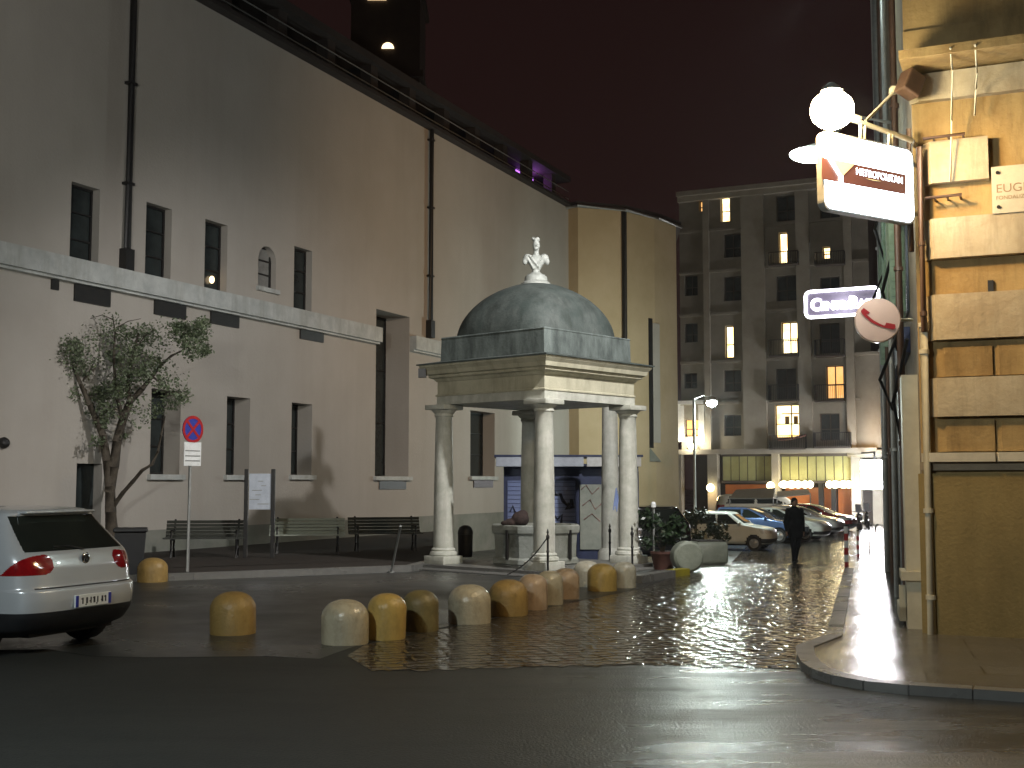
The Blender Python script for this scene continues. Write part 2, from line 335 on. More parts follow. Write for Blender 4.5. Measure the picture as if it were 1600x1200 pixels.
def point(name, loc, power, color, size=.12, spot=None, target=None, blend=.5):
    d = bpy.data.lights.new(name, 'SPOT' if spot else 'POINT'); d.energy = power; d.color = color; d.shadow_soft_size = size
    o = bpy.data.objects.new(name, d); COL.objects.link(o); o.location = loc
    if spot:
        d.spot_size = R(spot); d.spot_blend = blend
        o.rotation_euler = (Vector(target) - Vector(loc)).to_track_quat('-Z', 'Y').to_euler()
    return o

# ------------------------------------------------------------------ planes (facades)
class Plane:
    def __init__(s, P, e, toward=(0, 0)):
        s.P = Vector((P[0], P[1], 0)); s.e = Vector((e[0], e[1], 0)).normalized()
        n = Vector((s.e.y, -s.e.x, 0)); s.n = n if n.dot(Vector((toward[0], toward[1], 0)) - s.P) > 0 else -n
    def w(s, a, z, d=0): return s.P + s.e * a + s.n * d + Vector((0, 0, z))     # d>0 : in front of the wall
    def px(s, px, py, d=0):
        r = ray(px, py); o = Vector((0, 0, CAMZ)); P = s.P + s.n * d
        t = (P - o).dot(s.n) / r.dot(s.n); p = o + r * t
        return (p - s.P).dot(s.e), p.z
    def box(s, mb, a0, a1, z0, z1, d0, d1):
        vs = [s.w(a, z, d) for z in (z0, z1) for a, d in ((a0, d0), (a1, d0), (a1, d1), (a0, d1))]
        mb.add(vs, [(3, 2, 1, 0), (4, 5, 6, 7), (0, 1, 5, 4), (1, 2, 6, 5), (2, 3, 7, 6), (3, 0, 4, 7)]); return mb
    def sheet(s, mb, a0, a1, z0, z1, holes, depth):
        A = sorted({a0, a1} | {h[0] for h in holes} | {h[1] for h in holes}); Z = sorted({z0, z1} | {h[2] for h in holes} | {h[3] for h in holes})
        A = [a for a in A if a0 <= a <= a1]; Z = [z for z in Z if z0 <= z <= z1]
        for i in range(len(A) - 1):
            for j in range(len(Z) - 1):
                ca, cz = (A[i] + A[i + 1]) / 2, (Z[j] + Z[j + 1]) / 2
                if any(h[0] < ca < h[1] and h[2] < cz < h[3] for h in holes): continue
                mb.quad(s.w(A[i], Z[j]), s.w(A[i + 1], Z[j]), s.w(A[i + 1], Z[j + 1]), s.w(A[i], Z[j + 1]))
        for h in holes:
            d = h[4] if len(h) > 4 else depth
            q = [(h[0], h[2]), (h[1], h[2]), (h[1], h[3]), (h[0], h[3])]
            for k in range(4):
                p, r = q[k], q[(k + 1) % 4]
                mb.quad(s.w(*p), s.w(*r), s.w(r[0], r[1], -d), s.w(p[0], p[1], -d))
        return mb
    def mat4(s, a, z, d):      # text frame: x along the wall to the viewer's right, y up
        x = s.e if s.n.cross(s.e).z > 0 or True else -s.e
        x = Vector((0, 0, 1)).cross(s.n)
        return Matrix.Translation(s.w(a, z, d)) @ Matrix(((x.x, 0, s.n.x, 0), (x.y, 0, s.n.y, 0), (0, 1, 0, 0), (0, 0, 0, 1)))

def text_mesh(name, body, size, m, mat4, parent, extrude=.004, align='LEFT', offset=0.0, xs=1.0, bold=0):
    c = bpy.data.curves.new(name, 'FONT'); c.body = body; c.size = size; c.extrude = extrude; c.align_x = align; c.offset = offset
    t = bpy.data.objects.new(name + "_tmp", c); COL.objects.link(t)
    dg = bpy.context.evaluated_depsgraph_get(); dg.update()
    me = bpy.data.meshes.new_from_object(t.evaluated_get(dg)); bpy.data.objects.remove(t); bpy.data.curves.remove(c)
    me.materials.clear()
    X = W[parent.name].inverted() @ mat4 @ Matrix.Diagonal((xs, 1, 1, 1)); me.transform(X); me.name = name
    return link_mesh(name, me, parent, m, None)
#@@PART2
# ================================================================== GROUND
def strip(name, rows, m, dz, nx=2, skirt=None):
    mb = MB(); prev = None
    for (Y, a, b) in rows:
        cur = [Vector((a + (b - a) * i / nx, Y, g(Y) + dz)) for i in range(nx + 1)]
        if prev:
            for i in range(nx): mb.quad(prev[i], prev[i + 1], cur[i + 1], cur[i])
        prev = cur
    return struct(build(mb, name, m))
fr = lambda a, b, st: [a + st * i for i in range(int((b - a) / st) + 1)]
Ys = [-60, 0, 10, 20] + fr(23, 43, 1) + [50, 70, 100, 200, 500]
strip('ground', [(Y, -300, 300) for Y in Ys], M['asphalt'], 0.0, 4)
def kx(Y): return 3.22 + .292 * (Y - 12.7)             # kerb line of the right-hand pavement
def cxl(Y):
    P = [(11.4, -1.2), (12.6, -1.75), (13.3, -1.55), (20, 2.05), (24.5, 3.6), (33, 5.6), (60, 12), (95, 22)]
    for (y0, x0), (y1, x1) in zip(P, P[1:]):
        if Y <= y1: return x0 + (x1 - x0) * (Y - y0) / (y1 - y0)
    return P[-1][1]
mb = MB(); prev = None; random.seed(3)
for j, Y in enumerate(fr(11.6, 43.6, .8) + [50, 60, 75, 95]):     # ragged toothed front edge of the setts
    a, b = cxl(Y), kx(max(Y, 12.7)) + .3 + max(0, 12.7 - Y) * .2; cur = []
    for i in range(61): 
        x = a + (b - a) * i / 60; y = Y + (.16 * math.sin(x * 1.3) + random.uniform(-.09, .09) if j == 0 else 0); cur.append(Vector((x, y, g(y) + .004)))
    if prev:
        for i in range(60): mb.quad(prev[i], prev[i + 1], cur[i + 1], cur[i])
    prev = cur
struct(build(mb, 'cobbled_street', M['cobble']))
def sqr(Y): return min(cxl(Y) - .02, cxl(13.3) + .54 * (Y - 13.3) - .1) if Y > 13.3 else -1.9
mb = MB(); SQY = fr(12.4, 43.4, 1) + [50, 60]; prev = None
for j, Y in enumerate(SQY):      # its front edge wanders where the patched asphalt laps over it
    xr = sqr(Y); cur = []
    for i in range(41):
        x = -40 + (xr + 40) * (i / 40) ** .6; y = Y + (.30 * math.sin(x * .9) + .22 * math.sin(x * 2.3 + 1) + .12 * math.sin(x * 5.1) if j == 0 else 0); cur.append(Vector((x, y, g(y) + .003)))
    if prev:
        for i in range(40): mb.quad(prev[i], prev[i + 1], cur[i + 1], cur[i])
    prev = cur
struct(build(mb, 'square_paving', M['square']))
# bed / raised walk along the church where the benches stand
CH_P = Vector((-8.45, 29.4, 0)); CH_E = (.451, 1.0)
church_pl = Plane(CH_P, CH_E)
def chx(Y): return CH_P.x + .451 * (Y - CH_P.y)
walk_edge = [gp(120, 912), gp(300, 906), gp(480, 899), gp(640, 893), gp(688, 884), gp(700, 868)]
mb = MB(); poly = [Vector((-30, walk_edge[0].y - .6, 0))] + walk_edge + [Vector((chx(36) + .0, 36, 0)), Vector((chx(10), 10, 0)), Vector((-30, 10, 0))]
poly = [Vector((p.x, p.y)) for p in walk_edge] + [Vector((chx(35) - .2, 35)), Vector((chx(20) - .2, 20)), Vector((chx(20) - .2, walk_edge[0].y - .9))]
mb.prism([(p.x, p.y) for p in poly], -.3, .10)
struct(build(mb, 'raised_walk', M['soil']))
mb = MB()
for a, b in zip(walk_edge, walk_edge[1:]):
    d = (b - a); n = Vector((d.y, -d.x, 0)).normalized() * .09
    mb.prism([((a + n).x, (a + n).y), ((b + n).x, (b + n).y), ((b - n).x, (b - n).y), ((a - n).x, (a - n).y)], -.2, .125)
struct(build(mb, 'walk_kerb', M['kerb']))

# right-hand pavement: rounded tip at the corner, then along the alley
C0 = gp(1444, 989, .07); C0.z = 0
front_pl = Plane(C0, (2.3, -1.0)); alley_pl = Plane(C0, (.284, 1.0))
tip = [gp(x, y, .07) for x, y in ((1246, 1010), (1247, 1022), (1254, 1035), (1270, 1046), (1300, 1056), (1350, 1065), (1420, 1072), (1520, 1078), (1640, 1086))]
far_r = tip[-1] + Vector((6, -1.2, 0))
kerbl = [Vector((kx(Y), Y, 0)) for Y in (24, 22, 20, 18, 16, 14.4, 13.5)]
outline = [(p.x, p.y) for p in kerbl + tip + [far_r, Vector((14, 24, 0))]]
mb = MB(); mb.prism(outline, -.2, .07); struct(build(mb, 'pavement', M['pave']))
mb = MB()
for a, b in zip(fr(24, 70, 2), fr(26, 72, 2)):
    wa = 9 if a < 33 else 16
    for Y0, Y1 in ((a, b),):
        za, zb = g(Y0) + .07, g(Y1) + .07
        p = [Vector((kx(Y0), Y0, za)), Vector((kx(Y0) + wa, Y0, za)), Vector((kx(Y1) + wa, Y1, zb)), Vector((kx(Y1), Y1, zb))]
        mb.quad(*p); mb.quad(p[0], p[3], p[3] - Vector((0, 0, .3)), p[0] - Vector((0, 0, .3)))
struct(build(mb, 'street_pavement', M['pave'], fix=False))
mb = MB(); kl = kerbl[:] + tip + [far_r]; kl = [Vector((p.x, p.y, 0)) for p in kl]
for i in range(len(kl) - 1):
    a, b = kl[i], kl[i + 1]; L_ = (b - a).length; n = int(max(1, round(L_ / 1.0)))
    d = (b - a).normalized(); nn = Vector((-d.y, d.x, 0)) * .16
    for k in range(n):
        p = a + d * (L_ * k / n + .006); q = a + d * (L_ * (k + 1) / n - .006)
        mb.prism([(p - nn * .08).to_tuple()[:2], (q - nn * .08).to_tuple()[:2], (q + nn).to_tuple()[:2], (p + nn).to_tuple()[:2]], -.15, .080 + .004 * (k % 2))
struct(build(mb, 'kerb', M['kerb']))

# ================================================================== CHURCH
ch = thing('church', 'long pinkish plastered church wall with pale stone ledge, narrow windows and dark roof gallery', 'church', (CH_P.x, CH_P.y, 0))
P = church_pl
def rect(x0, x1, xt, yt, yb):   # rectangle on the church wall from a left / right pixel and top / bottom pixels read at xt
    a0, _ = P.px(x0, yt); a1, _ = P.px(x1, yt); _, z1 = P.px(xt, yt); _, z0 = P.px(xt, yb); return [a0, a1, z0, z1]
up = [rect(112, 157, 112, 283, 413), rect(229, 269, 229, 315, 437), rect(321, 356, 321, 342, 456), rect(404, 432, 404, 381, 447), rect(460, 488, 460, 384, 487)]
low = [rect(237, 283, 240, 607, 741), rect(355, 391, 356, 619, 742), rect(456, 488, 458, 629, 742), rect(735, 773, 736, 641, 744), rect(912, 946, 914, 640, 745)]
tallr = rect(588, 640, 590, 483, 744)
door = rect(120, 160, 122, 724, 880)
sL, _ = P.px(-260, 700); sR, _ = P.px(890, 700); ZE = P.px(500, 109)[1]
depth = .55
holes = [tuple(r) + ((.26,)) for r in up] + [tuple(r) + ((.55,)) for r in low] + [tuple(tallr) + (.95,), tuple(door) + (.25,)]
holes[3] = tuple(up[3]) + (.22,)
mb = MB(); P.sheet(mb, sL, sR, -1.6, ZE, holes, depth)
# arch spandrels of the little round-headed window
a0, a1, z0, z1 = up[3]; ra = (a1 - a0) / 2; cxa = (a0 + a1) / 2
for sgn in (-1, 1):
    pts = [(cxa + sgn * ra * math.sin(t), z1 - ra + ra * math.cos(t)) for t in [R(9 * i) for i in range(11)]]
    for p, q in zip(pts, pts[1:]):
        mb.quad(P.w(p[0], p[1]), P.w(q[0], q[1]), P.w(q[0], z1), P.w(p[0], z1)); mb.quad(P.w(p[0], p[1]), P.w(q[0], q[1]), P.w(q[0], q[1], -.22), P.w(p[0], p[1], -.22))
for a in (sL, sR): mb.quad(P.w(a, -1.6), P.w(a, ZE), P.w(a, ZE, -12), P.w(a, -1.6, -12))
mb.quad(P.w(sL, -1.6, -12), P.w(sR, -1.6, -12), P.w(sR, ZE, -12), P.w(sL, ZE, -12))
build(mb, 'wall', M['plaster'], ch, fix=False)
def win(r, d, kind='window', m='pane', bars=True):
    a0, a1, z0, z1 = r; mb = MB(); P.box(mb, a0, a1, z0, z1, -d - .05, -d + .001)
    o = build(mb, kind, M[m], ch)
    if bars:
        fb = MB(); t = .05; f0, f1 = -d + .004, -d + .05
        P.box(fb, a0, a0 + t, z0, z1, f0, f1); P.box(fb, a1 - t, a1, z0, z1, f0, f1); P.box(fb, a0 + t, a1 - t, z0, z0 + t, f0, f1); P.box(fb, a0 + t, a1 - t, z1 - t, z1, f0, f1)
        zz = z0 + (z1 - z0) * .33; P.box(fb, a0 + t, a1 - t, zz, zz + t * .7, f0, f1); zz = z0 + (z1 - z0) * .66; P.box(fb, a0 + t, a1 - t, zz, zz + t * .7, f0, f1)
        build(fb, 'frame', M['black'], o)
    return o
for i, r in enumerate(up): win(r, .26 if i != 3 else .22, m='pane' if i != 3 else 'grey_metal')
for r in low: win(r, .55)
win(tallr, .95, 'window', 'pane', True); win(door, .25, 'door', 'pane', False)
# glowing ball in place of a lamp's reflection in the third upper pane
a, z = P.px(331, 437, -.2); mb = MB(); mb.ell(P.w(a, z, -.2), (.07, .07, .1)); build(mb, 'lamp_reflection', M['em_arch'], ch)
for r in low[:5] + [tallr]:
    mb = MB(); P.box(mb, r[0] - .1, r[1] + .1, r[2] - .13, r[2] - .004, -.3, .12); build(mb, 'sill', M['ledge'], ch)
for r in (tallr, low[3]):
    mb = MB(); P.box(mb, r[0] + .25, r[1] - .2, r[2] - .42, r[2] - .15, -.02, .03); build(mb, 'vent', M['black'], ch)
mb = MB(); P.box(mb, up[3][0] - .08, up[3][1] + .08, up[3][2] - .12, up[3][2] - .003, -.1, .1); build(mb, 'sill', M['ledge'], ch)
# ledge (string course) interrupted by the tall niche
lt = P.px(300, 390 + .194 * 300)[1]; lb = P.px(300, 428 + .184 * 300 - 3)[1]
for s0, s1 in ((sL, tallr[0] - .02), (tallr[1] + .02, sR + .05)):
    mb = MB(); P.box(mb, s0, s1, lb + .06, lt, 0, .26); P.box(mb, s0, s1, lb, lb + .06, 0, .16); build(mb, 'ledge', M['ledge'], ch)
for x0, x1, y0, y1 in ((115, 171, 453, 470), (240, 289, 475, 491), (328, 372, 491, 505), (468, 504, 517, 529), (79, 90, 444, 452)):
    a0, z1 = P.px(x0, y0); a1, _ = P.px(x1, y0); _, z0 = P.px(x0, y1)
    mb = MB(); P.box(mb, a0, a1, min(z0, lb - .2), lb - .004, -.05, .05); build(mb, 'vent', M['black'], ch)
mb = MB(); P.box(mb, sL, door[0] - .02, -1.5, .62, 0, .06); P.box(mb, door[1] + .02, sR, -1.5, .62, 0, .06); build(mb, 'plinth', M['plinth'], ch)
# downpipes with hopper boxes
def dpipe(x0, y0, x1, y1, w_):
    a, z0 = P.px(x1, y1, .12); a2, z1 = P.px(x0, y0, .12)
    mb = MB(); mb.tube([P.w(a, z0, .12), P.w(a, ZE + .02, .12)], w_, 10); 
    for z in fr(z0 + 1.5, ZE, 2.4): P.box(mb, a - w_ * 1.4, a + w_ * 1.4, z, z + .06, 0.01, .2)
    o = build(mb, 'downpipe', M['black'], ch, smooth=40)
    hb = MB(); P.box(hb, a - .14, a + .14, z0 - .62, z0 - .02, .01, .22); build(hb, 'hopper', M['black'], o)
dpipe(208, 100, 199, 388, .085); dpipe(672, 205, 673, 500, .085)
mb = MB(); p = P.px(6, 692, .05); mb.ell(P.w(p[0], p[1], .05), (.12, .12, .12)); build(mb, 'vent_cap', M['black'], ch)
# gallery over the wall
G1 = ZE + 1.42
mb = MB(); P.box(mb, sL, sR, ZE, ZE + .12, -11.9, .32); build(mb, 'eave', M['darkroof'], ch)
mb = MB(); P.box(mb, sL, sR, ZE + .12, G1 - .24, -11.9, -1.1); build(mb, 'gallery_back', M['gallery'], ch)
mb = MB(); P.box(mb, sL, sR, G1 - .24, G1, -11.9, .1); build(mb, 'gallery_roof', M['darkroof'], ch)
s = sL + .5
while s < sR - .3:
    mb = MB(); P.box(mb, s, s + .42, ZE + .12, G1 - .24, -.5, -.1); build(mb, 'gallery_pier', M['darkroof'], ch); s += 2.55
for zz in (ZE + .42, ZE + .75):
    mb = MB(); mb.tube([P.w(sL, zz, .0), P.w(sR, zz, .0)], .022, 6); build(mb, 'gallery_rail', M['grey_metal'], ch, smooth=60)
a, z = P.px(823, 253, -1.05)
mb = MB(); P.box(mb, a - 1.1, a + .7, ZE + .40, ZE + 1.12, -1.09, -1.04); build(mb, 'gallery_light', M['em_purple'], ch)
point('gallery_purple', P.w(a, ZE + .85, -.7), 14, (.6, .2, .9), .1)
# apse
def az(px, py): 
    p = atz(px, py, ZE); return Vector((p.x, p.y, 0))
A = P.w(sR, 0); B1 = az(903, 322); B = az(974, 328); B2 = az(1022, 340); Cc = az(1056, 353); D = Cc + Vector((.08, 1, 0)) * 4; E = Cc + Vector((-7, 13, 0))
ring = [A + P.e * -.05, B1, B, B2, Cc, D, E, E + Vector((-12, 0, 0))]
mb = MB()
slit = None
for i in range(len(ring) - 1):
    p, q = ring[i], ring[i + 1]; pl = Plane(p, q - p); L_ = (q - p).length
    h = []
    if i == 3:
        s0, zt = pl.px(1032, 497); s1, zb = pl.px(1041, 698); slit = (pl, .25, .62, zb, zt); 
    pl.sheet(mb, 0, L_, -1.8, ZE, h, .4)
build(mb, 'apse_wall', M['ochre'], ch, fix=False)
# slit window of the apse: dark blade in a shallow chamfered surround
p, q = ring[2], ring[3]; pl = Plane(p, q - p)
s0, zt = pl.px(1013, 497, .01); s1, zb = pl.px(1021, 700, .01)
mb = MB(); pl.box(mb, s0, s1, zb, zt, .003, .03); build(mb, 'slit_window', M['black'], ch)
mb = MB(); e0, _ = pl.px(1046, 720, .03); pl.box(mb, s1 + .004, min(e0, s1 + .5), zb + .25, zt - .2, .002, .045); build(mb, 'slit_reveal', M['plaster'], ch)
mb = MB(); vs = [pl.w(s0, zb - .02, .01), pl.w(s1 + .5, zb - .62, .01), pl.w(s0, zb - .62, .01)]; mb.extrude(vs, pl.n * .06); build(mb, 'slit_sill', M['plinth'], ch)
mb = MB(); pr = [Vector((x.x, x.y, ZE)) for x in ring]
cen = Vector((4.2, 60, ZE + 1.7))
for i in range(len(pr) - 1):
    d0 = (pr[i] - cen); d1 = (pr[i + 1] - cen); d0.z = d1.z = 0
    o0 = pr[i] + d0.normalized() * .28; o1 = pr[i + 1] + d1.normalized() * .28
    mb.quad(o0, o1, o1 + Vector((0, 0, .16)), o0 + Vector((0, 0, .16))); mb.quad(pr[i], pr[i + 1], o1, o0)
    mb.add([o0 + Vector((0, 0, .16)), o1 + Vector((0, 0, .16)), cen], [(0, 1, 2)])
build(mb, 'apse_roof', M['darkroof'], ch, fix=False)
mb = MB(); mb.tube([pr[i] + (pr[i] - cen).normalized() * .33 + Vector((0, 0, .02)) for i in range(0, 5)], .07, 8); build(mb, 'gutter', M['grey_metal'], ch, smooth=60)
p_ = B + (B - Vector((4.2, 60, 0))).normalized() * .13
mb = MB(); mb.tube([p_ + Vector((0, 0, -1)), p_ + Vector((0, 0, ZE))], .12, 10); build(mb, 'downpipe', M['black'], ch, smooth=40)
# bell tower behind
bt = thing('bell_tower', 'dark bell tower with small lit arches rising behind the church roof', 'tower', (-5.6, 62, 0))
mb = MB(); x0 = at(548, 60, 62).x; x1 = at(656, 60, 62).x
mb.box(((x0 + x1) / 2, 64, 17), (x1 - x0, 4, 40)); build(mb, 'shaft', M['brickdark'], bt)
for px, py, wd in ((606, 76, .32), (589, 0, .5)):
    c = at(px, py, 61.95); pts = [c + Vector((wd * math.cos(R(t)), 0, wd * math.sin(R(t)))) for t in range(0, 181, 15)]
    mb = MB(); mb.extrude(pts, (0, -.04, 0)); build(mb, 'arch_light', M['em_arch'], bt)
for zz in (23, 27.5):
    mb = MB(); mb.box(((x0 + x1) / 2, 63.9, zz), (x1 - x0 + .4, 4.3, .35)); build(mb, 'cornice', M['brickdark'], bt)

# ================================================================== PAVILION
PC = Vector((.5, 25.07, 0)); PR = R(48.3)
def lp(x, y, z): return PC + Matrix.Rotation(PR, 3, 'Z') @ Vector((x, y, z))
pv = thing('domed_pavilion', 'square stone pavilion with four white columns and a weathered grey dome', 'pavilion', PC, PR)
Q2 = math.sqrt(2)
mb = MB(); mb.lathe([(2.0 * Q2, -.5), (2.0 * Q2, .02), (1.98 * Q2, .04)], n=4); mb.lathe([(1.76 * Q2, .035), (1.76 * Q2, .10)], n=4); build(mb, 'step', M['kerb'], pv, world=False)
for sx, sy in ((-1, -1), (1, -1), (1, 1), (-1, 1)):
    h = 1.344
    c = (sx * h, sy * h, 0)
    mb = MB(); prof = [(.205, .42)] + [(.207 - .037 * (t / 10) ** 1.6, .42 + (3.06 - .42) * t / 10) for t in range(0, 11)] + [(.178, 3.07), (.178, 3.09)]
    mb.lathe(prof, c, 28); sh = build(mb, 'column', M['marble'], pv, world=False, smooth=40)
    mb = MB(); mb.box((c[0], c[1], .18), (.56, .56, .16), ch=.012)
    mb.lathe([(.27, .26), (.285, .29), (.27, .34), (.235, .36), (.245, .385), (.235, .41), (.21, .425)], c, 28); build(mb, 'base', M['marble'], sh, world=False, smooth=40)
    mb = MB(); mb.lathe([(.178, 3.088), (.20, 3.10), (.195, 3.13), (.19, 3.15), (.235, 3.19), (.26, 3.225)], c, 28); mb.box((c[0], c[1], 3.278), (.56, .56, .10), ch=.01); build(mb, 'capital', M['marble'], sh, world=False, smooth=40)
mb = MB(); mb.lathe([(1.45 * Q2, 3.332), (1.45 * Q2, 3.50)], n=4); build(mb, 'architrave', M['marble'], pv, world=False)
mb = MB(); mb.lathe([(1.47 * Q2, 3.503), (1.47 * Q2, 3.53), (1.44 * Q2, 3.545), (1.44 * Q2, 3.80)], n=4); build(mb, 'frieze', M['entab'], pv, world=False)
mb = MB(); mb.lathe([(1.46 * Q2, 3.803), (1.50 * Q2, 3.86), (1.57 * Q2, 3.885), (1.57 * Q2, 3.93), (1.63 * Q2, 3.95), (1.65 * Q2, 4.03), (1.71 * Q2, 4.10), (1.71 * Q2, 4.14)], n=4); build(mb, 'cornice', M['entab'], pv, world=False)
mb = MB(); mb.lathe([(1.755 * Q2, 4.142), (1.755 * Q2, 4.165), (1.42 * Q2, 4.23)], n=4); build(mb, 'roof_flashing', M['dome'], pv, world=False)
mb = MB(); mb.lathe([(1.40 * Q2, 4.16), (1.385 * Q2, 4.68), (1.395 * Q2, 4.70), (1.38 * Q2, 4.725)], n=4); build(mb, 'parapet', M['attic'], pv, world=False)
mb = MB(); vs = []; fs = []; NR, NK = 18, 64
for i in range(NR + 1):
    t = i / NR; ph = t * math.pi / 2 * .95; rr = 1.36 * math.cos(ph) ** .92; z = 4.68 + 1.18 * math.sin(ph) / math.sin(math.pi / 2 * .95); ex = 4.6 - 2.6 * min(1, t * 1.25)
    for k in range(NK):
        a = 2 * math.pi * k / NK; c_, s_ = math.cos(a), math.sin(a); q = (abs(c_) ** ex + abs(s_) ** ex) ** (-1 / ex)
        vs.append((rr * q * c_, rr * q * s_, z))
for i in range(NR):
    for k in range(NK): fs.append((i * NK + k, i * NK + (k + 1) % NK, (i + 1) * NK + (k + 1) % NK, (i + 1) * NK + k))
fs.append(tuple(NR * NK + k for k in range(NK))); mb.add(vs, fs); build(mb, 'dome', M['dome'], pv, world=False, smooth=60)
mb = MB(); mb.box(tuple(lp(-1.72, 1.60, 3.98)), (.16, .16, .18)); build(mb, 'gutter_block', M['black'], pv)

def blob(name, parts, m, parent, voxel=.012, world=True, smooth_it=6):
    """several ellipsoids and capsules fused into one continuous skin"""
    mb = MB()
    for p in parts:
        if p[0] == 'e': mb.ell(p[1], p[2], p[3] if len(p) > 3 else None, 18, 12)
        else:
            a, b, ra, rb = Vector(p[1]), Vector(p[2]), p[3], p[4]
            n = 9; mb.tube([a + (b - a) * i / n for i in range(n + 1)], [ra + (rb - ra) * i / n for i in range(n + 1)], 14)
            mb.ell(a, (ra, ra, ra)); mb.ell(b, (rb, rb, rb))
    t = build(mb, name + '_tmp', None, None); 
    md = t.modifiers.new('r', 'REMESH'); md.mode = 'VOXEL'; md.voxel_size = voxel
    m2 = t.modifiers.new('s', 'SMOOTH'); m2.iterations = smooth_it; m2.factor = .5
    dg = bpy.context.evaluated_depsgraph_get(); dg.update()
    me = bpy.data.meshes.new_from_object(t.evaluated_get(dg)); bpy.data.objects.remove(t)
    me.materials.clear(); me.name = name
    if parent is not None and world: me.transform(W[parent.name].inverted())
    return link_mesh(name, me, parent, m, 80)
bz = 5.84; bc = Vector((PC.x, PC.y, 0))
bu = thing('marble_bust', 'white marble bust on a round pedestal crowning the dome', 'statue', (bc.x, bc.y, bz))
mb = MB(); mb.lathe([(.31, bz - .03), (.31, bz + .03), (.27, bz + .06), (.24, bz + .08), (.235, bz + .16), (.20, bz + .20), (.13, bz + .235), (.085, bz + .27), (.075, bz + .33)], bc, 32); build(mb, 'pedestal', M['marble_white'], bu, smooth=40)
o = Vector((bc.x, bc.y, bz))
blob('figure', [
 ('e', o + Vector((0, 0, .50)), (.17, .11, .15)), ('e', o + Vector((0, -.02, .38)), (.11, .08, .10)), ('e', o + Vector((-.17, 0, .56)), (.10, .085, .10)), ('e', o + Vector((.17, 0, .56)), (.10, .085, .10)),
 ('e', o + Vector((.23, 0, .50)), (.055, .06, .08)), ('e', o + Vector((-.23, -.01, .50)), (.055, .06, .08)),
 ('c', o + Vector((0, 0, .58)), o + Vector((.005, -.01, .74)), .065, .06), ('e', o + Vector((.005, -.02, .83)), (.078, .095, .115)), ('e', o + Vector((.012, -.11, .82)), (.02, .03, .025)),
 ('e', o + Vector((0, -.08, .755)), (.05, .04, .03)), ('e', o + Vector((0, 0, .95)), (.09, .10, .035)), ('e', o + Vector((-.06, 0, .985)), (.035, .05, .03)), ('e', o + Vector((.03, -.02, .98)), (.05, .06, .03)),
 ('c', o + Vector((-.13, -.09, .60)), o + Vector((.05, -.11, .36)), .022, .02), ('c', o + Vector((.14, -.09, .60)), o + Vector((.02, -.11, .40)), .02, .018), ('c', o + Vector((-.2, -.06, .60)), o + Vector((-.06, -.10, .34)), .02, .018)],
 M['marble_white'], bu, .011, True, 4)
# well basin inside
bs = thing('stone_basin', 'octagonal weathered stone well basin standing between the pavilion columns', 'well', (PC.x + .0, PC.y, .1))
mb = MB(); c = (PC.x - .02, PC.y + .1, 0)
mb.lathe([(.90, .095), (.94, .12), (.94, .20), (.885, .24), (.89, .45), (.91, .70), (.955, .735), (.965, .80), (.965, .87), (.945, .89), (.80, .89), (.78, .70)], c, 8); build(mb, 'basin', M['stone'], bs)
for a in (1.85, 3.6, 5.2):
    mb = MB(); mb.box((c[0] + .885 * math.cos(a + .4), c[1] + .885 * math.sin(a + .4), .5), (.05, .05, .58), a + .4); build(mb, 'iron_strap', M['black'], bs)
bg_ = thing('dark_sack', 'dark brown slumped sack lying on the rim of the stone basin', 'sack', at(816, 818, 24.6))
o = at(813, 815, 24.6); blob('bag', [('e', o + Vector((0, 0, .05)), (.18, .15, .16)), ('e', o + Vector((-.17, .02, -.02)), (.16, .13, .09)), ('e', o + Vector((.05, 0, .14)), (.11, .1, .1)), ('e', o + Vector((-.3, 0, -.03)), (.1, .08, .05))], mat('sack_cloth', (.05, .03, .025), .9, (.03, .02, .018), 8, .4, 30), bg_, .02, True, 3)
# free-standing column behind
fc = thing('freestanding_column', 'single pale column with blue spray marks standing just behind the right pavilion columns', 'column', (at(954, 860, 28.9).x, 28.9, g(28.9)))
c = (at(954, 860, 28.9).x, 28.9, 0)
mb = MB(); mb.lathe([(.215, .2), (.21, 1.2), (.18, 3.6)], c, 28); build(mb, 'shaft', M['marble'], fc, smooth=40)
mb = MB(); mb.lathe([(.30, -.5), (.30, .1), (.27, .15), (.24, .21)], c, 28); build(mb, 'base', M['marble'], fc, smooth=40)
mb = MB(); mb.lathe([(.18, 3.6), (.27, 3.72), (.27, 3.8)], c, 28); build(mb, 'capital', M['marble'], fc, smooth=40)
mb = MB()
for k in range(5):
    a = R(-75 + 6 * k); z0 = 1.05 + .25 * random.random(); mb.tube([Vector((c[0] + .213 * math.cos(a + .1 * j), c[1] + .213 * math.sin(a + .1 * j), z0 + .12 * j)) for j in range(4)], .018, 5)
build(mb, 'spray_mark', mat('spray_blue', (.25, .33, .6), .6), fc)
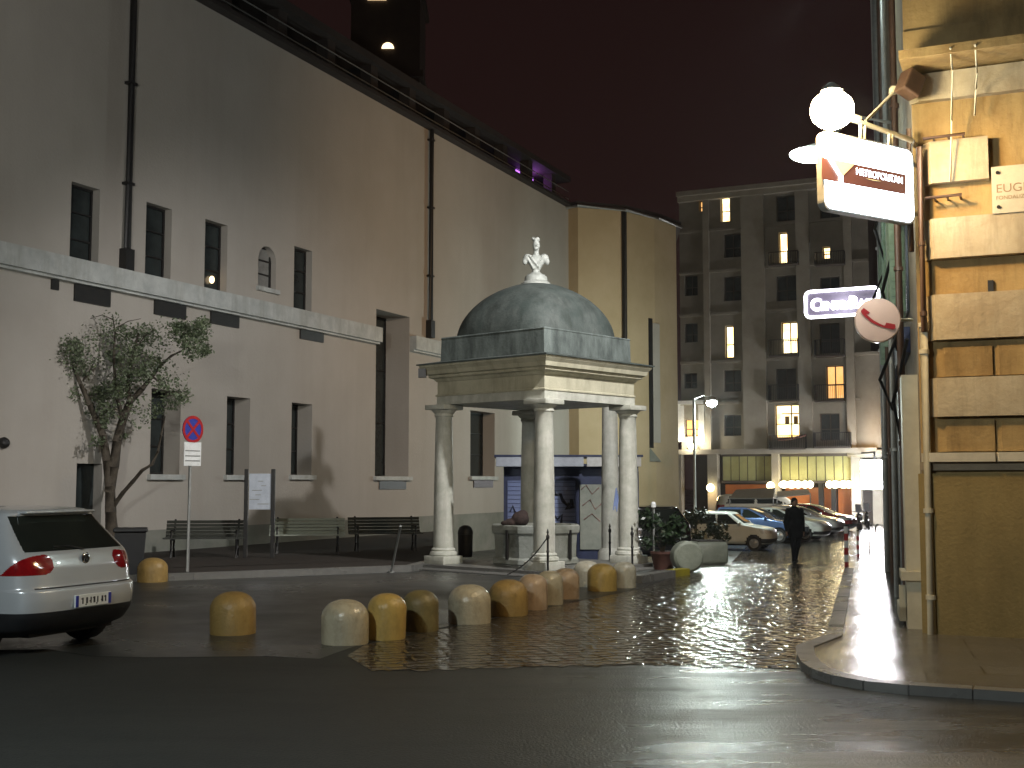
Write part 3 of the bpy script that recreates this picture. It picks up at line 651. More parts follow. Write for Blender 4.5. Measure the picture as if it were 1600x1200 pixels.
# chain posts
def chain_post(p, label):
    t = thing('chain_post', label, 'post', p, 0, 'iron chain posts round the pavilion')
    z = p.z; mb = MB(); mb.lathe([(.05, z), (.05, z + .03), (.022, z + .05), (.022, z + .42), (.035, z + .44), (.022, z + .46), (.02, z + .66), (.034, z + .68), (.034, z + .72), (.012, z + .76), (.024, z + .79), (.004, z + .86)], (p.x, p.y, 0), 12); build(mb, 'post', M['black'], t, smooth=50); return t
p1 = at(856, 887, 22.7); p1.z = .03; t1 = chain_post(p1, 'iron chain post in front of the foremost pavilion column')
p2 = at(953, 868, 26.6); p2.z = .0; chain_post(p2, 'iron chain post by the pale freestanding column')
p3 = at(988, 882, 24.3); p3.z = .03; chain_post(p3, 'iron chain post beside the rightmost pavilion column')
mb = MB(); a = p1 + Vector((0, 0, .70)); b = p1 + Vector((-.75, -.1, .02)); pts = [a.lerp(b, i / 14) + Vector((0, 0, -.10 * math.sin(math.pi * i / 14))) for i in range(15)]
mb.tube(pts, .012, 6); build(mb, 'chain', M['black'], t1, smooth=60)
#@@PART3
# ================================================================== SQUARE FURNITURE
# kiosk
KY = 33.0; kx0, kx1 = at(787, 760, KY).x, at(998, 760, KY).x; kz = at(800, 728, KY).z; kb = g(KY) - .05
ki = thing('kiosk', 'shuttered newsstand kiosk with pale fascia, blue roller shutter and graffiti against the church', 'kiosk', ((kx0 + kx1) / 2, KY, kb))
xs = [at(x, 760, KY).x for x in (787, 793, 899, 906, 944, 998)]
mb = MB(); mb.box(((kx0 + kx1) / 2, KY + 1.0, (kb + kz) / 2), (kx1 - kx0, 1.9, kz - kb)); build(mb, 'body', M['bluedark'], ki)
mb = MB(); mb.box(((xs[1] + xs[2]) / 2, KY + .02, (kb + kz - .35) / 2 + .05), (xs[2] - xs[1], .06, kz - kb - .55)); sh = build(mb, 'shutter', M['shutterblue'], ki)
mb = MB()
for i in range(18): mb.box(((xs[1] + xs[2]) / 2, KY - .018, kb + .3 + i * .115), (xs[2] - xs[1] - .02, .02, .012))
build(mb, 'shutter_rib', M['bluedark'], sh)
def scrib(pts, r, m, par, Y, nm='graffiti'):
    mb = MB(); mb.tube([at(x, y, Y) for x, y in pts], r, 6); build(mb, nm, m, par, smooth=60)
scrib([(864, 765), (867, 772), (876, 773), (880, 783), (890, 794), (893, 780)], .05, M['scribble'], ki, KY - .03)
scrib([(893, 781), (896, 792), (884, 795), (890, 786)], .05, M['scribble'], ki, KY - .03)
scrib([(866, 806), (871, 812), (878, 804), (877, 818)], .04, M['scribble'], ki, KY - .03)
scrib([(797, 800), (801, 790), (806, 803)], .03, M['scribble'], ki, KY - .03)
mb = MB(); mb.box(((xs[3] + xs[4]) / 2, KY - .01, (kb + .45 + kz - .5) / 2), (xs[4] - xs[3], .06, kz - kb - .95)); pn = build(mb, 'side_panel', M['kioskpanel'], ki)
for q in ([(908, 765), (916, 758), (925, 772), (936, 762)], [(910, 790), (922, 781), (930, 796), (941, 786)], [(912, 812), (925, 803), (938, 815)]):
    scrib(q, .018, M['scribblepink'], pn, KY - .05)
mb = MB(); mb.box(((xs[4] + xs[5]) / 2, KY - .0, (kb + kz) / 2), (xs[5] - xs[4], .05, kz - kb - .3)); build(mb, 'end_panel', M['bluedark'], ki)
fz0, fz1 = at(800, 729, KY - .5).z, at(800, 714, KY - .5).z
for a, b, m in ((775, 912, 'bluewhite'), (917, 1002, 'white')):
    xa, xb = at(a, 720, KY - .5).x, at(b, 720, KY - .5).x; mb = MB(); mb.box(((xa + xb) / 2, KY - .46, (fz0 + fz1) / 2), (xb - xa, .06, fz1 - fz0), ch=.012); build(mb, 'fascia', M[m], ki)
mb = MB(); xa, xb = at(775, 720, KY - .5).x, at(1002, 720, KY - .5).x; mb.box(((xa + xb) / 2, KY + .75, fz1 + .03), (xb - xa + .1, 2.5, .06)); mb.box(((xa + xb) / 2, KY + .3, fz0 + .05), (xb - xa - .1, 1.4, .05)); build(mb, 'canopy', M['bluedark'], ki)

# benches
def bench(name_label, p, rz, m, tilt_rows=5):
    t = thing('bench', name_label, 'bench', p, rz, 'benches along the church wall'); L_ = 1.75
    mb = MB()
    for i in range(tilt_rows): mb.box((0, .22 + .035 * i, .47 + .075 * i), (L_, .025, .062), M=Matrix.Rotation(R(-20), 3, 'X'))
    build(mb, 'backrest', m, t, world=False)
    mb = MB()
    for i in range(4): mb.box((0, -.24 + .115 * i, .42 + .008 * abs(i - 1.5)), (L_, .095, .03))
    build(mb, 'seat', m, t, world=False)
    for s in (-1, 1):
        mb = MB(); x = s * (L_ / 2 - .18)
        mb.tube([(x, -.27, .40), (x, -.24, .2), (x, -.30, 0)], .025, 8); mb.tube([(x, .42, .82), (x, .22, .42), (x, .18, .2), (x, .30, 0)], .025, 8); mb.tube([(x, -.27, .40), (x, .22, .40)], .025, 8); mb.tube([(x, -.27, .40), (x, -.27, .6), (x, .28, .6)], .02, 8)
        build(mb, 'leg', M['black'], t, world=False, smooth=60)
    return t
wa = math.atan2(1.0, .451)
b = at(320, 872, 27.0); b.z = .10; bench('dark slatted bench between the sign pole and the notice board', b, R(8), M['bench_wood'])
b = at(480, 872, 28.6); b.z = .10; bench('slatted bench with lamplight in its pale colour, right of the notice board', b, R(10), M['bench_lit'])
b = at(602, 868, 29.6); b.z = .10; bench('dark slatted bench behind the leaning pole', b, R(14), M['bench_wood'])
# bins
t = thing('wheelie_bin', 'black plastic waste bin standing by the tree behind the silver car', 'bin', gp(202, 905))
c = gp(202, 905); mb = MB(); mb.lathe([(.22 * Q2, .04), (.27 * Q2, .82), (.27 * Q2, .84)], c, 4, Matrix.Rotation(.3, 3, 'Z')); build(mb, 'body', M['blackplastic'], t)
mb = MB(); mb.box((c.x, c.y, .89), (.60, .62, .07), .3, ch=.02); build(mb, 'lid', M['blackplastic'], t)
for s in (-1, 1):
    mb = MB(); mb.lathe([(.09, -.03), (.09, .03)], (c.x + .22 * s, c.y + .2, .09), 16, Matrix.Rotation(R(90), 3, 'Y')); build(mb, 'wheel', M['rubber'], t)
c = at(727, 870, 27.2); c.z = .10
t = thing('litter_bin', 'black round-topped litter bin right of the left pavilion column', 'bin', c)
mb = MB(); mb.lathe([(.15, .1), (.16, .14), (.165, .60)], (c.x, c.y, 0), 24); build(mb, 'drum', M['black'], t, smooth=40)
mb = MB(); mb.lathe([(.172, .602), (.165, .68), (.13, .755), (.06, .795), (.01, .80)], (c.x, c.y, 0), 24); build(mb, 'hood', M['blackplastic'], t, smooth=60)
# no stopping sign
c = gp(293, 902); SY = c.y
t = thing('no_stopping_sign', 'round red and blue no stopping sign with white plate on a grey pole', 'road sign', c)
mb = MB(); mb.tube([c, (c.x, c.y, at(293, 655, SY).z)], .03, 12); build(mb, 'pole', M['grey_metal'], t, smooth=40)
dr = .255; SM = Matrix.Rotation(R(58), 3, 'Z') @ Matrix.Rotation(R(90), 3, 'X')
dc = Vector((c.x, c.y, at(293, 671, SY).z)) + SM @ Vector((0, 0, .06))
def disc(r0, r1, z0, z1, nm, m, par): 
    mb = MB(); n = 40
    if r0 == 0: mb.lathe([(r1, z0), (r1, z1)], dc, n, SM)
    else:
        vs = []; 
        for r, z in ((r0, z0), (r1, z0), (r1, z1), (r0, z1)):
            vs += [SM @ Vector((r * math.cos(2 * math.pi * k / n), r * math.sin(2 * math.pi * k / n), z)) + dc for k in range(n)]
        fs = [(j * n + k, j * n + (k + 1) % n, ((j + 1) % 4) * n + (k + 1) % n, ((j + 1) % 4) * n + k) for j in range(4) for k in range(n)]
        mb.add(vs, fs)
    return build(mb, nm, m, par, smooth=40)
d_ = disc(0, dr, -.012, .0, 'disc', M['blue'], t); disc(.20, dr, .002, .006, 'red_ring', M['red'], d_)
mb = MB()
for a in (45, -45): mb.box(dc + SM @ Vector((0, 0, .004 if a > 0 else .0045)), (.40, .05, .004), M=SM @ Matrix.Rotation(R(a), 3, 'Z'))
build(mb, 'red_cross', M['red'], d_)
pz0, pz1 = at(293, 728, SY).z, at(293, 691, SY).z
S2 = Matrix.Rotation(R(58), 3, 'Z')
mb = MB(); pc = Vector((dc.x, dc.y, (pz0 + pz1) / 2)); mb.box(pc, (.42, .012, pz1 - pz0), M=S2); pl_ = build(mb, 'plate', M['white'], t)
mb = MB()
for zz in (.06, -.035, -.125): mb.box(pc + S2 @ Vector((0, -.009, zz)), (.36, .004, .022), M=S2)
build(mb, 'plate_line', M['grey_metal'], pl_)
# notice board
NY = 26.9; c = at(407, 870, NY); c.z = .1
t = thing('notice_board', 'notice board with a white poster between two dark posts in front of the church', 'notice board', c)
for px in (385.5, 427.5):
    a = at(px, 733, NY); mb = MB(); mb.box((a.x, NY, (a.z + .0) / 2), (.085, .085, a.z), ch=.01); build(mb, 'post', M['black'], t)
a = at(390, 740, NY); b = at(424, 796, NY)
mb = MB(); mb.box(((a.x + b.x) / 2, NY - .0, (a.z + b.z) / 2), (b.x - a.x, .03, a.z - b.z)); pn = build(mb, 'panel', M['bluewhite'], t)
for i in range(6):
    mb = MB(); mb.box((a.x + .1 + random.random() * .25, NY - .018, b.z + .12 + .1 * i), (.1 + .15 * random.random(), .004, .015)); build(mb, 'faded_line', M['grey_metal'], pn)
# leaning pole
a = at(626, 822, 22.9); b = gp(611, 895)
t = thing('leaning_pole', 'thin pale pole leaning over at the edge of the square', 'pole', b); mb = MB(); mb.tube([b, a], .024, 10); build(mb, 'shaft', M['grey_metal'], t, smooth=40)
mb = MB(); mb.lathe([(.06, -.02), (.06, .03), (.03, .05)], b, 12); build(mb, 'foot', M['grey_metal'], t, smooth=40)

# bollards
BL = [(364, 990, 70, 72, 'ochre', 'ochre concrete bollard standing alone between the silver car and the others'),
 (539, 1005, 73, 75, 'cream', 'cream concrete bollard with shiny top, nearest of the row'),
 (603, 998, 60, 76, 'yellow', 'bright yellow bollard touching the nearest cream one'),
 (657, 985, 56, 68, 'olive', 'dull olive bollard right of the bright yellow one'),
 (734, 973, 66, 66, 'cream', 'pale cream bollard alone between the olive one and the orange cluster'),
 (795, 961, 60, 61, 'ochre', 'ochre bollard at the left end of the clustered bollards'),
 (832, 952, 46, 59, 'pink', 'pinkish bollard second in the cluster in front of the pavilion'),
 (859, 944, 42, 56, 'cream', 'pinkish cream bollard half hidden in the middle of the cluster'),
 (884, 935, 42, 51, 'pink', 'pinkish bollard at the right end of the cluster'),
 (917, 916, 42, 44, 'pale', 'whitish bollard behind the yellow one below the right columns'),
 (941, 923, 46, 47, 'yellow', 'yellow bollard in front of the freestanding column'),
 (975, 918, 38, 44, 'pale', 'whitish bollard at the far right end of the row'),
 (238, 909, 46, 42, 'ochre', 'ochre bollard beside the black waste bin near the church')]
for (px, py, wd, ht, cl, lab) in BL:
    c = gp(px, py); r = wd / 2 / F_PX * c.y * 1.0; h = (gp(px, py).y) * ht / F_PX * 1.0
    h = max(h - r * .28, .40)
    t = tag(None or build(MB().lathe([(r * .985, 0), (r, .03), (r * 1.0, h - r * .72)] + [(max(.02, r * math.cos(R(6 * q_)) ** .85), h - r * .72 + r * .78 * math.sin(R(6 * q_))) for q_ in range(1, 16)], (0, 0, 0), 40), 'bollard', M['bollards'][cl], None, smooth=70), lab, 'bollard', 'domed concrete bollards round the square')
    t.location = c; t.rotation_euler = (R(random.uniform(-2, 2)), R(random.uniform(-2, 2)), random.random() * 6)
# round stone wheel-shaped bollard and planters near the parked cars
c = gp(1073, 893)
t = thing('round_headed_stone', 'round-headed stone marker with a raised rim in front of the potted shrubs', 'stone', c)
r = .30; SMx = Matrix.Rotation(R(8), 3, 'Z') @ Matrix.Rotation(R(90), 3, 'X'); cc = Vector((c.x, c.y, c.z + r * .98))
mb = MB(); mb.lathe([(r * .85, .2), (r, .16), (r, -.14), (r * .97, -.17)], cc, 40, SMx); build(mb, 'drum', M['planter'], t, smooth=40)
mb = MB(); mb.lathe([(r * .80, .17), (r * .80, .205)], cc, 40, SMx); build(mb, 'face', M['planter'], t, smooth=40)
c = gp(1110, 882); 
t = thing('concrete_planter', 'pale concrete planter with rounded corners beside the small white car', 'planter', c)
mb = MB(); mb.box((c.x, c.y + .35, c.z + .25), (.78, .75, .52), .15, ch=.09); build(mb, 'trough', M['planter'], t, smooth=50)
mb = MB(); mb.box((c.x, c.y + .35, c.z + .52), (.6, .57, .03), .15); build(mb, 'earth', M['soil'], t)
for px, w_, h_, lb in ((1078, .2, .95, 'short pale stone post behind the round-headed stone'), (1101, .2, .85, 'short pale stone post behind the concrete planter')):
    c = gp(px, 872); t = tag(build(MB().lathe([(w_ * .6, 0), (w_ * .55, h_ * .8), (w_ * .45, h_ * .93), (w_ * .2, h_)], (0, 0, 0), 20), 'stone_post', M['planter'], None, smooth=50), lb, 'post'); t.location = c
def leaves(mb, c, r, n, s=.07, sq=(1, 1, 1)):
    for _ in range(n):
        while True:
            p = Vector((random.uniform(-1, 1), random.uniform(-1, 1), random.uniform(-1, 1)))
            if p.length < 1: break
        p = p * (.55 + .45 * random.random())
        p = Vector((p.x * r * sq[0], p.y * r * sq[1], p.z * r * sq[2])) + Vector(c)
        d = Vector((random.gauss(0, 1), random.gauss(0, 1), random.gauss(0, .8))).normalized(); n_ = Vector((random.gauss(0, 1), random.gauss(0, 1), random.gauss(0, 1))).cross(d).normalized()
        l = s * random.uniform(.6, 1.3); b_ = l * .30
        mb.quad(p - d * l * .5, p + n_ * b_, p + d * l * .5, p - n_ * b_)
def shrub(px, py, h, r, lab, pot):
    c = gp(px, py); t = thing('potted_shrub', lab, 'plant', c, 0, 'potted shrubs at the edge of the square')
    mb = MB(); mb.lathe([(.18, 0), (.24, .3), (.26, .32), (.26, .36), (.22, .37)], c, 20); build(mb, 'pot', pot, t, smooth=40)
    mb = MB()
    for k in range(5): mb.tube([c + Vector((0, 0, .3)), c + Vector((random.uniform(-.5, .5) * r, random.uniform(-.4, .4) * r, h * .7))], [.02, .008], 5)
    build(mb, 'stem', M['trunk'], t)
    mb = MB()
    for k in range(9): leaves(mb, c + Vector((random.uniform(-.6, .6) * r, random.uniform(-.6, .6) * r, .5 + (h - .6) * random.random())), r * .5, 75, .12)
    build(mb, 'foliage', M['leaf2'], t, fix=False)
shrub(1036, 890, 1.15, .5, 'leafy shrub in a terracotta pot behind the last bollard', M['terracotta'])
shrub(1062, 872, 1.5, .55, 'tall dark shrub behind the round-headed stone', M['planter'])
shrub(1088, 872, 1.65, .6, 'tallest dark shrub beside the small white car', M['planter'])
shrub(1122, 866, 1.1, .5, 'low glossy shrub over the concrete planter', M['planter'])
c = gp(1022, 890); t = thing('marker_pole', 'slim grey pole in front of the dark car beside the potted shrubs', 'pole', c)
mb = MB(); mb.tube([c, c + Vector((0, 0, 1.25))], .025, 10); build(mb, 'shaft', M['grey_metal'], t, smooth=40)
mb = MB(); mb.lathe([(.05, 1.25), (.05, 1.33), (.02, 1.36)], c, 12); build(mb, 'cap', M['white'], t, smooth=40)
a = gp(1003, 912); b = gp(1056, 902); b2 = gp(1078, 899)
mb = MB()
def curb(p, q, nm, m, lab, cat):
    d = (q - p).normalized(); n = Vector((-d.y, d.x, 0)) * .22
    mb = MB(); mb.prism([((p)).to_tuple()[:2], (q).to_tuple()[:2], (q + n).to_tuple()[:2], (p + n).to_tuple()[:2]], min(p.z, q.z) - .15, max(p.z, q.z) + .13); o = build(mb, nm, m)
    return tag(o, lab, cat)
curb(a, b - (b2 - b).normalized() * .01, 'kerb_stone', M['kerb'], 'grey kerb block leading to the yellow kerb end', 'kerb'); curb(b, b2, 'yellow_kerb_end', M['yellowkerb'], 'yellow painted kerb end below the round-headed stone', 'kerb')

# tree
TY = 27.0
def tp(px, py, dy=0): return at(px, py, TY + dy)
tr = thing('olive_tree', 'sparse olive-like tree with a forked trunk in front of the church', 'tree', Vector((tp(176, 880).x, TY, .1)))
mb = MB()
BR = [([(177, 885), (175, 840), (173, 800), (172, 760), (167, 720), (161, 680)], [.17, .15, .13, .115, .10, .085], 0),
 ([(161, 680), (150, 655), (140, 632), (126, 600), (115, 575), (104, 545), (94, 520)], [.085, .07, .06, .05, .042, .03, .018], -.3),
 ([(171, 770), (178, 730), (183, 690), (192, 655), (203, 628)], [.12, .115, .11, .10, .085], .15),
 ([(203, 628), (200, 600), (204, 570), (211, 545), (216, 520)], [.06, .05, .042, .03, .018], .1),
 ([(203, 628), (222, 608), (238, 588), (250, 572), (268, 556), (285, 548), (300, 530)], [.075, .06, .045, .038, .03, .024, .014], .4),
 ([(178, 790), (192, 770), (208, 752), (222, 735), (238, 725), (247, 705), (252, 680), (258, 650)], [.055, .05, .045, .04, .036, .03, .024, .014], -.4),
 ([(180, 600), (178, 560), (180, 520), (176, 492)], [.04, .03, .022, .012], .2), ([(192, 655), (184, 625), (180, 600)], [.06, .05, .04], .15),
 ([(178, 500), (160, 492), (140, 498)], [.016, .011, .007], .2), ([(182, 512), (200, 502), (220, 498)], [.016, .011, .007], .2),
 ([(150, 655), (170, 640), (185, 640)], [.04, .025, .012], -.2), ([(115, 575), (95, 560), (78, 540)], [.025, .016, .008], -.3), ([(126, 600), (140, 580), (150, 560)], [.03, .02, .01], -.3),
 ([(238, 588), (258, 605), (285, 612)], [.03, .018, .008], .4), ([(211, 545), (226, 525), (240, 515)], [.02, .013, .007], .1)]
for pts, rs, dy in BR: mb.tube([tp(x, y, dy * min(1, i / 3) + (0 if i else 0)) for i, (x, y) in enumerate(pts)], rs, 8)
build(mb, 'trunk', M['trunk'], tr, smooth=60)
mb = MB()
CL = [(150, 545, 42, 130), (228, 560, 42, 140), (190, 605, 42, 130), (250, 525, 36, 80), (120, 635, 32, 80), (215, 645, 36, 90), (262, 592, 34, 80), (66, 522, 26, 50), (98, 572, 46, 170), (196, 530, 36, 90), (300, 530, 34, 110), (95, 525, 26, 330), (108, 545, 26, 260), (118, 570, 26, 260), (128, 590, 22, 150), (88, 540, 18, 120), (82, 515, 16, 120), (52, 532, 5, 30), (146, 625, 22, 140), (160, 612, 20, 110), (130, 650, 16, 70), (168, 640, 20, 120), (186, 610, 22, 150), (196, 585, 20, 120), (205, 555, 24, 150), (215, 525, 26, 160), (190, 520, 20, 60), (170, 505, 26, 50), (232, 520, 22, 70),
 (286, 520, 28, 230), (308, 522, 26, 200), (300, 545, 24, 160), (320, 548, 13, 90), (316, 506, 15, 90), (278, 510, 14, 80), (240, 565, 18, 80), (225, 585, 18, 90), (255, 600, 16, 60), (268, 628, 20, 90), (285, 618, 18, 80), (245, 640, 18, 60), (180, 560, 12, 40), (172, 552, 6, 40), (152, 690, 14, 50), (190, 680, 12, 40), (160, 660, 14, 70), (110, 615, 18, 60), (100, 590, 16, 60)]
for (x, y, r, n) in CL: 
    rr = 1.12 * r / F_PX * TY; leaves(mb, tp(x, y, random.uniform(-.5, .5)), rr, int(n * 2.1), .075, (1, 1.2, .9))
build(mb, 'crown', M['leaf'], tr, fix=False)

# ================================================================== VEHICLES
def lerp_keys(keys, sub):
    out = []
    for i in range(len(keys) - 1):
        p0 = keys[max(i - 1, 0)]; p1 = keys[i]; p2 = keys[i + 1]; p3 = keys[min(i + 2, len(keys) - 1)]
        for s in range(sub):
            t = s / sub
            v = []
            for a, b, c, d in zip(p0, p1, p2, p3):
                m1 = (c - a) / 2 * .7; m2 = (d - b) / 2 * .7; h = t * t
                v.append((2 * t * h - 3 * h + 1) * b + (t * h - 2 * h + t) * m1 + (-2 * t * h + 3 * h) * c + (t * h - h) * m2)
            out.append(v)
    out.append(list(keys[-1])); return out
GOLF = [(.19, .30, 3.95, .72), (.27, .12, 4.12, .83), (.40, .03, 4.19, .865), (.55, .0, 4.20, .875), (.655, .012, 4.17, .88), (.69, .055, 4.14, .88), (.80, .075, 4.0, .88), (.88, .09, 3.75, .877), (.96, .125, 3.2, .865), (1.03, .17, 2.95, .845), (1.15, .29, 2.68, .785), (1.28, .41, 2.38, .715), (1.38, .49, 2.10, .655), (1.425, .50, 1.95, .62), (1.455, .56, 1.8, .57), (1.478, .78, 1.6, .47), (1.488, 1.0, 1.45, .28)]
BOXY = [(.22, .2, 3.2, .62), (.33, .04, 3.36, .72), (.45, .0, 3.40, .74), (.60, .0, 3.38, .745), (.74, .02, 3.34, .745), (.83, .03, 3.24, .745), (.89, .04, 2.9, .74), (.95, .05, 2.50, .735), (1.05, .08, 2.35, .715), (1.2, .13, 2.13, .675), (1.34, .18, 1.93, .63), (1.40, .25, 1.82, .59), (1.43, .45, 1.6, .48), (1.44, .7, 1.3, .3)]
VAN = [(.25, .2, 4.4, .78), (.4, .03, 4.52, .87), (.6, .0, 4.56, .9), (.9, .02, 4.5, .9), (1.0, .03, 4.3, .9), (1.12, .04, 3.9, .89), (1.3, .07, 3.7, .87), (1.5, .1, 3.48, .84), (1.72, .15, 3.25, .79), (1.85, .22, 3.1, .73), (1.92, .5, 2.8, .58), (1.95, .9, 2.4, .3)]
def scale_prof(pf, L, Wd, H):
    k = pf[-1][0]; l = max(p[2] for p in pf); w_ = max(p[3] for p in pf); return [(p[0] * H / k, p[1] * L / l, p[2] * L / l, p[3] * Wd / 2 / w_) for p in pf]
def make_car(name, label, cat, prof, paint, wheels, wr, cls, mats, n=(41, 60), sub=5, group=None, nx=20, ny=3.5, arch=1.16, plates=True):
    t = thing(name, label, cat, (0, 0, 0), 0, group);
    L_ = max(p[2] for p in prof); Wm = max(p[3] for p in prof); cx = L_ / 2
    lev = lerp_keys(prof, sub)
    tt = [.995 * math.sin((-1 + 2 * i / (n[0] - 1)) * 1.5) / math.sin(1.5) for i in range(n[0])]; ss = [-.8 + 1.6 * (i + .5) / n[1] for i in range(n[1])]
    per = [('R', -(1 - abs(a) ** ny) ** (1 / nx), a) for a in tt] + [('S', a, (1 - abs(a) ** nx) ** (1 / ny)) for a in ss] + [('F', (1 - abs(a) ** ny) ** (1 / nx), -a) for a in tt] + [('S', -a, -(1 - abs(a) ** nx) ** (1 / ny)) for a in ss]
    NP = len(per); V = []
    for (z, xr, xf, w_) in lev:
        mid, hl = (xr + xf) / 2, (xf - xr) / 2
        for (_, u, v) in per: V.append(Vector((mid + hl * u - cx, w_ * v, z)))
    groups = {}
    for i in range(len(lev) - 1):
        for k in range(NP):
            k2 = (k + 1) % NP; q = (i * NP + k, i * NP + k2, (i + 1) * NP + k2, (i + 1) * NP + k)
            c = sum((V[j] for j in q), Vector()) / 4; reg = per[k][0]; x = c.x + cx
            if reg == 'S' and any((x - xw) ** 2 + (c.z - wr) ** 2 < (wr * arch) ** 2 for xw in wheels): continue
            key = cls(x, c.y, c.z, reg) or 'body'; groups.setdefault(key, []).append(q)
    o = (len(lev) - 1) * NP; groups.setdefault('body', []).append(tuple(o + k for k in range(NP)))
    body = None
    for key in ['body'] + [k for k in groups if k != 'body']:
        idx = {}; vs = []; fs = []
        comps = [groups[key]]
        if key == 'bumper': comps = [[q for q in groups[key] if V[q[0]].x > 0], [q for q in groups[key] if V[q[0]].x <= 0]]
        if key in ('taillight', 'headlight', 'side_window'):
            comps = [[q for q in groups[key] if V[q[0]].y > 0], [q for q in groups[key] if V[q[0]].y <= 0]]
        for cp in comps:
            if not cp: continue
            idx = {}; vs = []; fs = []
            for q in cp:
                f = []
                for j in q:
                    if j not in idx: idx[j] = len(vs); vs.append(V[j])
                    f.append(idx[j])
                fs.append(tuple(f))
            build(MB().add(vs, fs), key, paint if key == 'body' else mats[key], t, world=False, smooth=50, fix=True)
    mb = MB(); mb.box((0, 0, .42), (L_ - .5, Wm * 1.72 - .3, .46)); mb.box((0, 0, .24), (L_ - .9, Wm * 1.3, .12)); build(mb, 'underbody', M['blackplastic'], t, world=False)
    for xw in wheels:
        for s in (-1, 1):
            Mx = Matrix.Rotation(R(-90 * s), 3, 'X'); c = (xw - cx, s * (Wm - .105), wr)
            mb = MB(); mb.lathe([(wr * .62, -.09), (wr * .93, -.095), (wr, -.06), (wr, .06), (wr * .93, .092), (wr * .64, .088), (wr * .62, .05)], c, 28, Mx); wh = build(mb, 'wheel', M['rubber'], t, world=False, smooth=50)
            mb = MB(); mb.lathe([(wr * .60, .03), (wr * .62, .085), (wr * .57, .086), (wr * .54, .05), (wr * .2, .06), (wr * .12, .085)], c, 28, Mx)
            for k in range(5):
                a = 2 * math.pi * k / 5; p = Vector(c) + Mx @ Vector((wr * .34 * math.cos(a), wr * .34 * math.sin(a), .07)); mb.box(p, (wr * .5, .07, .03), M=Mx @ Matrix.Rotation(a, 3, 'Z'))
            build(mb, 'rim', M['rim'], wh, world=False, smooth=50)
    for s in (-1, 1):
        zb = prof[-1][0] * .70; mb = MB(); mb.ell((L_ * .655 - cx, s * (Wm + .06), zb), (.06, .1, .07)); build(mb, 'mirror', paint, t, world=False, smooth=60)
    return t, cx, Wm
def place(t, p, heading): t.location = p; t.rotation_euler = (0, 0, heading)
# --- silver hatchback seen from behind
def cls_golf(x, y, z, r):
    ay = abs(y)
    if z < .445: return 'lower_bumper' if (x < .42 or r == 'R' or z < .26) else None
    if r in 'R' and 1.045 < z < 1.395 and ay < .715 - (z - 1.045) * .28: return 'rear_window'
    if .815 < z < 1.035 and ay > .44 and x < .42:
        # drop-shaped lamp, rounded inner end, pointed on the flank
        if True:
            cy, cz = .60, .925
            if ay < cy and ((ay - cy) / .16) ** 2 + ((z - cz) / .11) ** 2 > 1: return None
            if x > .15 + (1.035 - z) * 1.1: return None
            return 'taillight'
    if r == 'R' and .676 < z < .690 and ay < .70: return 'hatch_gap'
    if r == 'S' and 1.03 < z < 1.36:
        f = (z - 1.03) / .33
        if .95 - .0 * f + .1 * f < x < 2.88 - .78 * f and not (1.62 < x < 1.70): return 'side_window'
    if r == 'F' and 1.05 < z < 1.39: return 'windscreen'
    return None
gm = {'lower_bumper': M['blackplastic'], 'rear_window': M['glass_car'], 'side_window': M['glass_car'], 'windscreen': M['glass_car'], 'taillight': M['redlens'], 'hatch_gap': M['blackplastic'], 'headlight': M['headlens'], 'bumper': M['blackplastic']}
car, cx, wm = make_car('parked_car', 'silver hatchback seen from behind at the left edge of the square', 'car', GOLF, M['silver'], (.78, 3.36), .315, cls_golf, gm, (151, 150), 14)
HG = R(90 + 68)
rc = at(142, 1000, 12.75); rc.z = 0; hd = Vector((math.cos(HG), math.sin(HG), 0))
place(car, rc + hd * cx, HG)
mb = MB(); mb.box((-cx - .012, 0, .53), (.02, .53, .125), ch=.004); npl = build(mb, 'number_plate', M['plate'], car, world=False)
mb = MB(); [mb.box((-cx - .0245, s * .243, .53), (.004, .04, .115)) for s in (-1, 1)]; build(mb, 'plate_band', M['blue'], npl, world=False)
mb = MB()
for i, yy in enumerate((-.18, -.13, -.06, -.01, .04, .10, .16)): mb.box((-cx - .0232, yy, .53), (.003, .016 + .008 * (i % 2), .062)); mb.box((-cx - .0232, yy + .012, .55 - .03 * (i % 3)), (.003, .018, .012))
build(mb, 'plate_mark', M['blackplastic'], npl, world=False)
RY = Matrix.Rotation(R(-90), 3, 'Y')
mb = MB(); mb.lathe([(.052, 0), (.058, .012), (.05, .02)], (-cx + .108, 0, .955), 28, RY); em = build(mb, 'badge', M['chrome'], car, world=False, smooth=50)
mb = MB(); mb.lathe([(.043, .02), (.043, .0215)], (-cx + .108, 0, .955), 28, RY); build(mb, 'badge_field', M['blackplastic'], em, world=False)
mb = MB(); xb = -cx + .0855
for s in (-1, 1):
    mb.box((xb, s * .012, .974), (.005, .007, .036), M=Matrix.Rotation(R(s * 24), 3, 'X')); mb.box((xb, s * .022, .944), (.005, .006, .040), M=Matrix.Rotation(R(s * 22), 3, 'X')); mb.box((xb, s * .008, .938), (.005, .006, .03), M=Matrix.Rotation(R(-s * 24), 3, 'X'))
build(mb, 'badge_letters', M['chrome'], em, world=False)
mb = MB(); mb.tube([(-cx + .16, -.03, 1.045), (-cx + .21, .12, 1.08), (-cx + .215, .34, 1.085)], .009, 6); build(mb, 'wiper', M['blackplastic'], car, world=False)
mb = MB(); mb.box((-cx + .505, 0, 1.432), (.16, 1.02, .03), ch=.012); build(mb, 'spoiler', M['silver'], car, world=False, smooth=50)
mb = MB(); mb.tube([(.2, 0, 1.48), (.12, 0, 1.56)], [.014, .008], 8); build(mb, 'aerial', M['blackplastic'], car, world=False)
